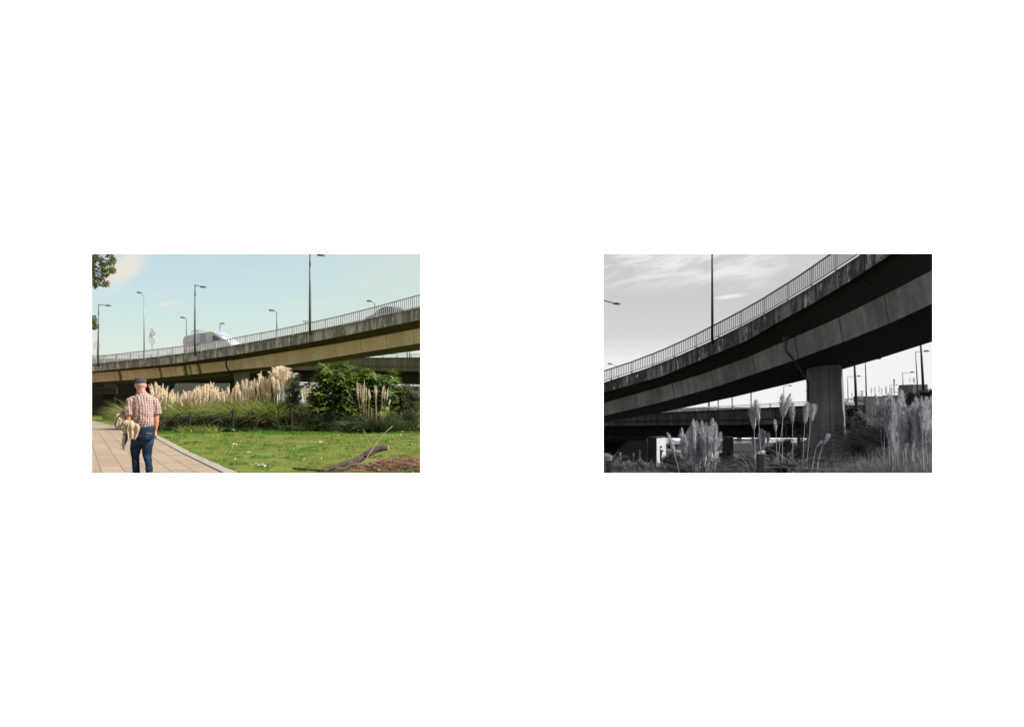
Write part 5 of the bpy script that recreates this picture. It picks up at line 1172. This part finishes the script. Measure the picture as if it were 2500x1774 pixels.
for (c0, c1, Y, label, nn, v0) in ((1955, 2060, 19.5, 'mass of soft plumes left part of the bank clump at right', 20, 965), (2055, 2160, 18.6, 'mass of soft plumes in the middle of the bank clump', 20, 1010), (2150, 2290, 18.0, 'mass of soft plumes at the right edge of the grey picture', 20, 985)):
    L_ = [(random.uniform(c0, c1), v0 + abs(random.gauss(0, 105)), random.uniform(150, 260), random.gauss(-4, 16)) for _ in range(nn)]
    rplumes(L_, Y, .095, label, 150, 160, (c0 + c1) / 2, .010, dense=.75)
rplumes([(1852, 938, 45, 0), (1876, 930, 50, 0), (1905, 930, 45, 0), (1922, 940, 50, 0), (1948, 925, 60, 0), (1955, 932, 55, 0)], 60, .06, 'row of small distant spikes on the skyline left of the bank clump', 50, 0, 1900, dense=.4)
rplumes([(2115, 868, 40, 0), (2138, 866, 40, 0), (2146, 868, 42, 0)], 60, .05, 'three tiny plumes standing high left of the concrete block', 50, 0, 2130, dense=.4)
rplumes([(1990, 930, 60, 0), (2008, 935, 60, 0), (2035, 938, 60, 0), (2052, 945, 60, 0), (2068, 955, 60, 0)], 55, .08, 'second row of distant spikes behind the bank clump', 50, 0, 2030, dense=.4)
rplumes([(1768, 965, 70, -2), (1785, 960, 75, 0), (1793, 962, 70, 2), (1690, 965, 60, -4), (1720, 970, 60, 2)], 60, .07, 'thin pale spikes beside the guard rail right of the pier', 50, 0, 1760, dense=.4)
# big tussocks and stalks on the bank
for (u, v, Y, n_, L, mt, lb) in ((2040, 1330, 42, 1700, 2.4, 'R_leaf', 'big dark tussock below the concrete abutment'), (1905, 1330, 50, 800, 1.8, 'R_leaf', 'dark tussock directly right of the big pier'), (1990, 1340, 38, 1000, 3.0, 'R_leaf', 'tussock behind the soft plumes at right'),
                             (1860, 1230, 50, 900, 2.2, 'R_grassy', 'pale fountain of grass in front of the abutment'), (1790, 1260, 54, 420, 1.7, 'R_grassy', 'pale weedy fountain beside the pier'), (2060, 1330, 22, 700, 1.5, 'R_grassy', 'pale shaggy tussock under the soft plumes'), (2180, 1400, 20, 800, 1.6, 'R_grassy', 'pale shaggy tussock near the lower right corner'), (2255, 1330, 21, 700, 1.7, 'R_grassy', 'pale shaggy tussock at the right edge'), (1960, 1430, 23, 600, 1.2, 'R_grassy', 'low shaggy tussock left of the soft plumes'), (2200, 1250, 40, 1400, 4.2, 'R_leaf', 'dark tussock at far right behind the soft plumes')):
    p = rb(u, v, Y); z0 = float(gz(p.x, Y)); t = empty('tussock', (p.x, Y, z0), lb, 'grass clump'); tussock(t, (p.x, Y, z0), n_, .9 if Y > 30 else .4, L, .03 if Y > 30 else .010, .8 if Y > 30 else .45, M[mt], up=1.2)
n_ = 5500; x = rng.uniform(rb(1700, 0, 20).x, rb(2330, 0, 20).x, n_); y = rng.uniform(16.5, 22, n_)
V, Fc = blades(np.stack([x, y, gz(x, y)], 1), np.stack([rng.normal(size=n_) * .14, rng.normal(size=n_) * .14, np.ones(n_)], 1), rng.uniform(.4, 1.15, n_) * np.interp(x / y, [.29, .36, .46], [.4, .95, 1.45]), .009, .25 * rng.random(n_), 3)
tag(link('dry_grass', npmesh('dry_grass', V, Fc), M['R_grassy']), kind='stuff')
n_ = 9000; x = rng.uniform(.5, 12, n_) ; y = rng.uniform(17, 34, n_); x = (rng.random(n_) * .40 + .09) * y
V, Fc = blades(np.stack([x, y, gz(x, y)], 1), np.stack([rng.normal(size=n_) * .5, rng.normal(size=n_) * .5, np.ones(n_)], 1), rng.uniform(.15, .6, n_), .014, .5 * rng.random(n_), 2)
tag(link('rough_grass', npmesh('rough_grass', V, Fc), M['R_leaf']), kind='stuff')
GW = 'scrub along the bottom of the grey picture'
RS = [(70, 1500, 70, 40, 30, 'R_leaf', .07, 'low scrub by the left wooden post'), (180, 1485, 80, 42, 30, 'R_grassy', .06, 'pale scrub in front of the black underpass'), (270, 1480, 60, 45, 30, 'R_grassy', .06, 'pale scrub left of the sunlit pier'),
      (395, 1520, 60, 20, 30, 'R_shrub', .07, 'dark scrub at the foot of the sunlit pier'), (500, 1455, 60, 60, 30, 'R_shrub', .12, 'dark big leaved bush left of the plume cluster'), (600, 1500, 70, 40, 27, 'R_leaf', .07, 'scrub under the left of the plume cluster'), (720, 1490, 80, 50, 27, 'R_leaf', .07, 'scrub under the right of the plume cluster'),
      (860, 1420, 45, 45, 38, 'R_shrub', .13, 'dark big leaved bush at the far round pier'), (900, 1470, 90, 50, 30, 'R_leaf', .07, 'mid grey scrub below the far round pier'), (990, 1450, 70, 60, 30, 'R_grassy', .06, 'pale fine scrub left of the square wooden post'),
      (1180, 1400, 90, 90, 30, 'R_leaf', .08, 'scrub right of the square wooden post'), (1270, 1360, 80, 90, 32, 'R_leaf', .08, 'tall scrub below the upright plume'), (1365, 1230, 48, 80, 34, 'R_shrub', .11, 'dark leafy sapling against the left side of the big pier'), (1350, 1400, 80, 90, 30, 'R_leaf', .08, 'scrub at the left foot of the big pier'),
      (1250, 1490, 120, 40, 26, 'R_shrub', .07, 'dark low scrub centre bottom'), (1480, 1470, 100, 50, 33, 'R_leaf', .06, 'scrub in front of the big pier'), (1600, 1480, 110, 50, 30, 'R_grassy', .06, 'pale scrub at the right foot of the big pier'), (1760, 1460, 80, 50, 32, 'R_leaf', .07, 'scrub right of the big pier'),
      (1800, 1490, 120, 50, 26, 'R_grassy', .06, 'pale leafy scrub bottom right of the pier'), (1880, 1400, 90, 80, 30, 'R_leaf', .07, 'scrub below the lone leaning plume'), (1720, 1120, 45, 60, 56, 'R_shrub', .14, 'dark bush on the bank right beside the pier'), (1775, 1150, 50, 50, 54, 'R_grassy', .12, 'pale flowering bush on the bank'),
      (2160, 1030, 80, 55, 44, 'R_leaf', .13, 'dark bush below the concrete block'), (2240, 1000, 60, 50, 44, 'R_shrub', .13, 'dark bush at the right edge on the skyline'), (1960, 1420, 90, 90, 28, 'R_leaf', .07, 'scrub left of the soft plumes at the bottom')]
for (u, v, ru, rv, Y, mt, ls, lb) in RS:
    bush('shrub', rb(u, v, Y), (ru / 6045 * Y, ru / 6045 * Y * .8, rv / 6045 * Y), 2300, ls, (M[mt], M['R_pole']), lb, 'bush', GW, lw=.4)
# thin dry weeds in front of the pier
for k, (u0, u1, lb) in enumerate(((1450, 1530, 'thin leafless weeds against the left of the big pier'), (1540, 1620, 'thin leafless weeds against the middle of the big pier'), (1630, 1700, 'thin leafless weeds against the right edge of the big pier'), (1280, 1400, 'tangled dry stalks left of the big pier'))):
    mb = MB(); Y = 33
    for j in range(16):
        u = random.uniform(u0, u1); z0 = rb(u, 1500, Y); tp = rb(u + random.gauss(0, 28), random.uniform(1180, 1340) if k < 3 else random.uniform(1150, 1350), Y + random.uniform(-.4, .4)); mid = z0.lerp(tp, .5) + Vector((random.gauss(0, .06), 0, 0))
        mb.tube([z0, mid, tp], [.008, .006, .003], 4)
        for q_ in range(5):
            f = random.uniform(.4, .95); s0 = z0.lerp(tp, f); mb.tube([s0, s0 + Vector((random.gauss(0, .12), random.gauss(0, .05), random.uniform(.05, .2)))], [.004, .002], 3)
    tag(mb.build('dry_weed', M['R_pole_mid']), lb, 'weed')
# posts
for (u0, u1, v, Y, lb) in ((1078, 1122, 1390, 20, 'square dark wooden post at bottom centre of the grey picture'), (48, 82, 1432, 22, 'dark wooden post in the lower left corner of the grey picture')):
    a, b_ = rb(u0, v, Y), rb(u1, v, Y); w_ = b_.x - a.x; z0 = float(gz(a.x, Y)); mb = MB(); mb.box(((a.x + b_.x) / 2, Y + w_ / 2, (a.z + z0) / 2 - .05), (w_, w_, a.z - z0 + .1)); o_ = mb.build('wooden_post', M['R_post']); bevel(o_, .012); tag(o_, lb, 'post')
mb = MB(); mb.tube([rb(1122, 1418 + 60, 20.1), rb(1500, 1490, 20.5), rb(1800, 1500, 21), rb(2000, 1512, 21.2)], .006, 4); tag(mb.build('fence_wire', M['R_pole']), 'thin fence wire running right from the square wooden post', 'wire')
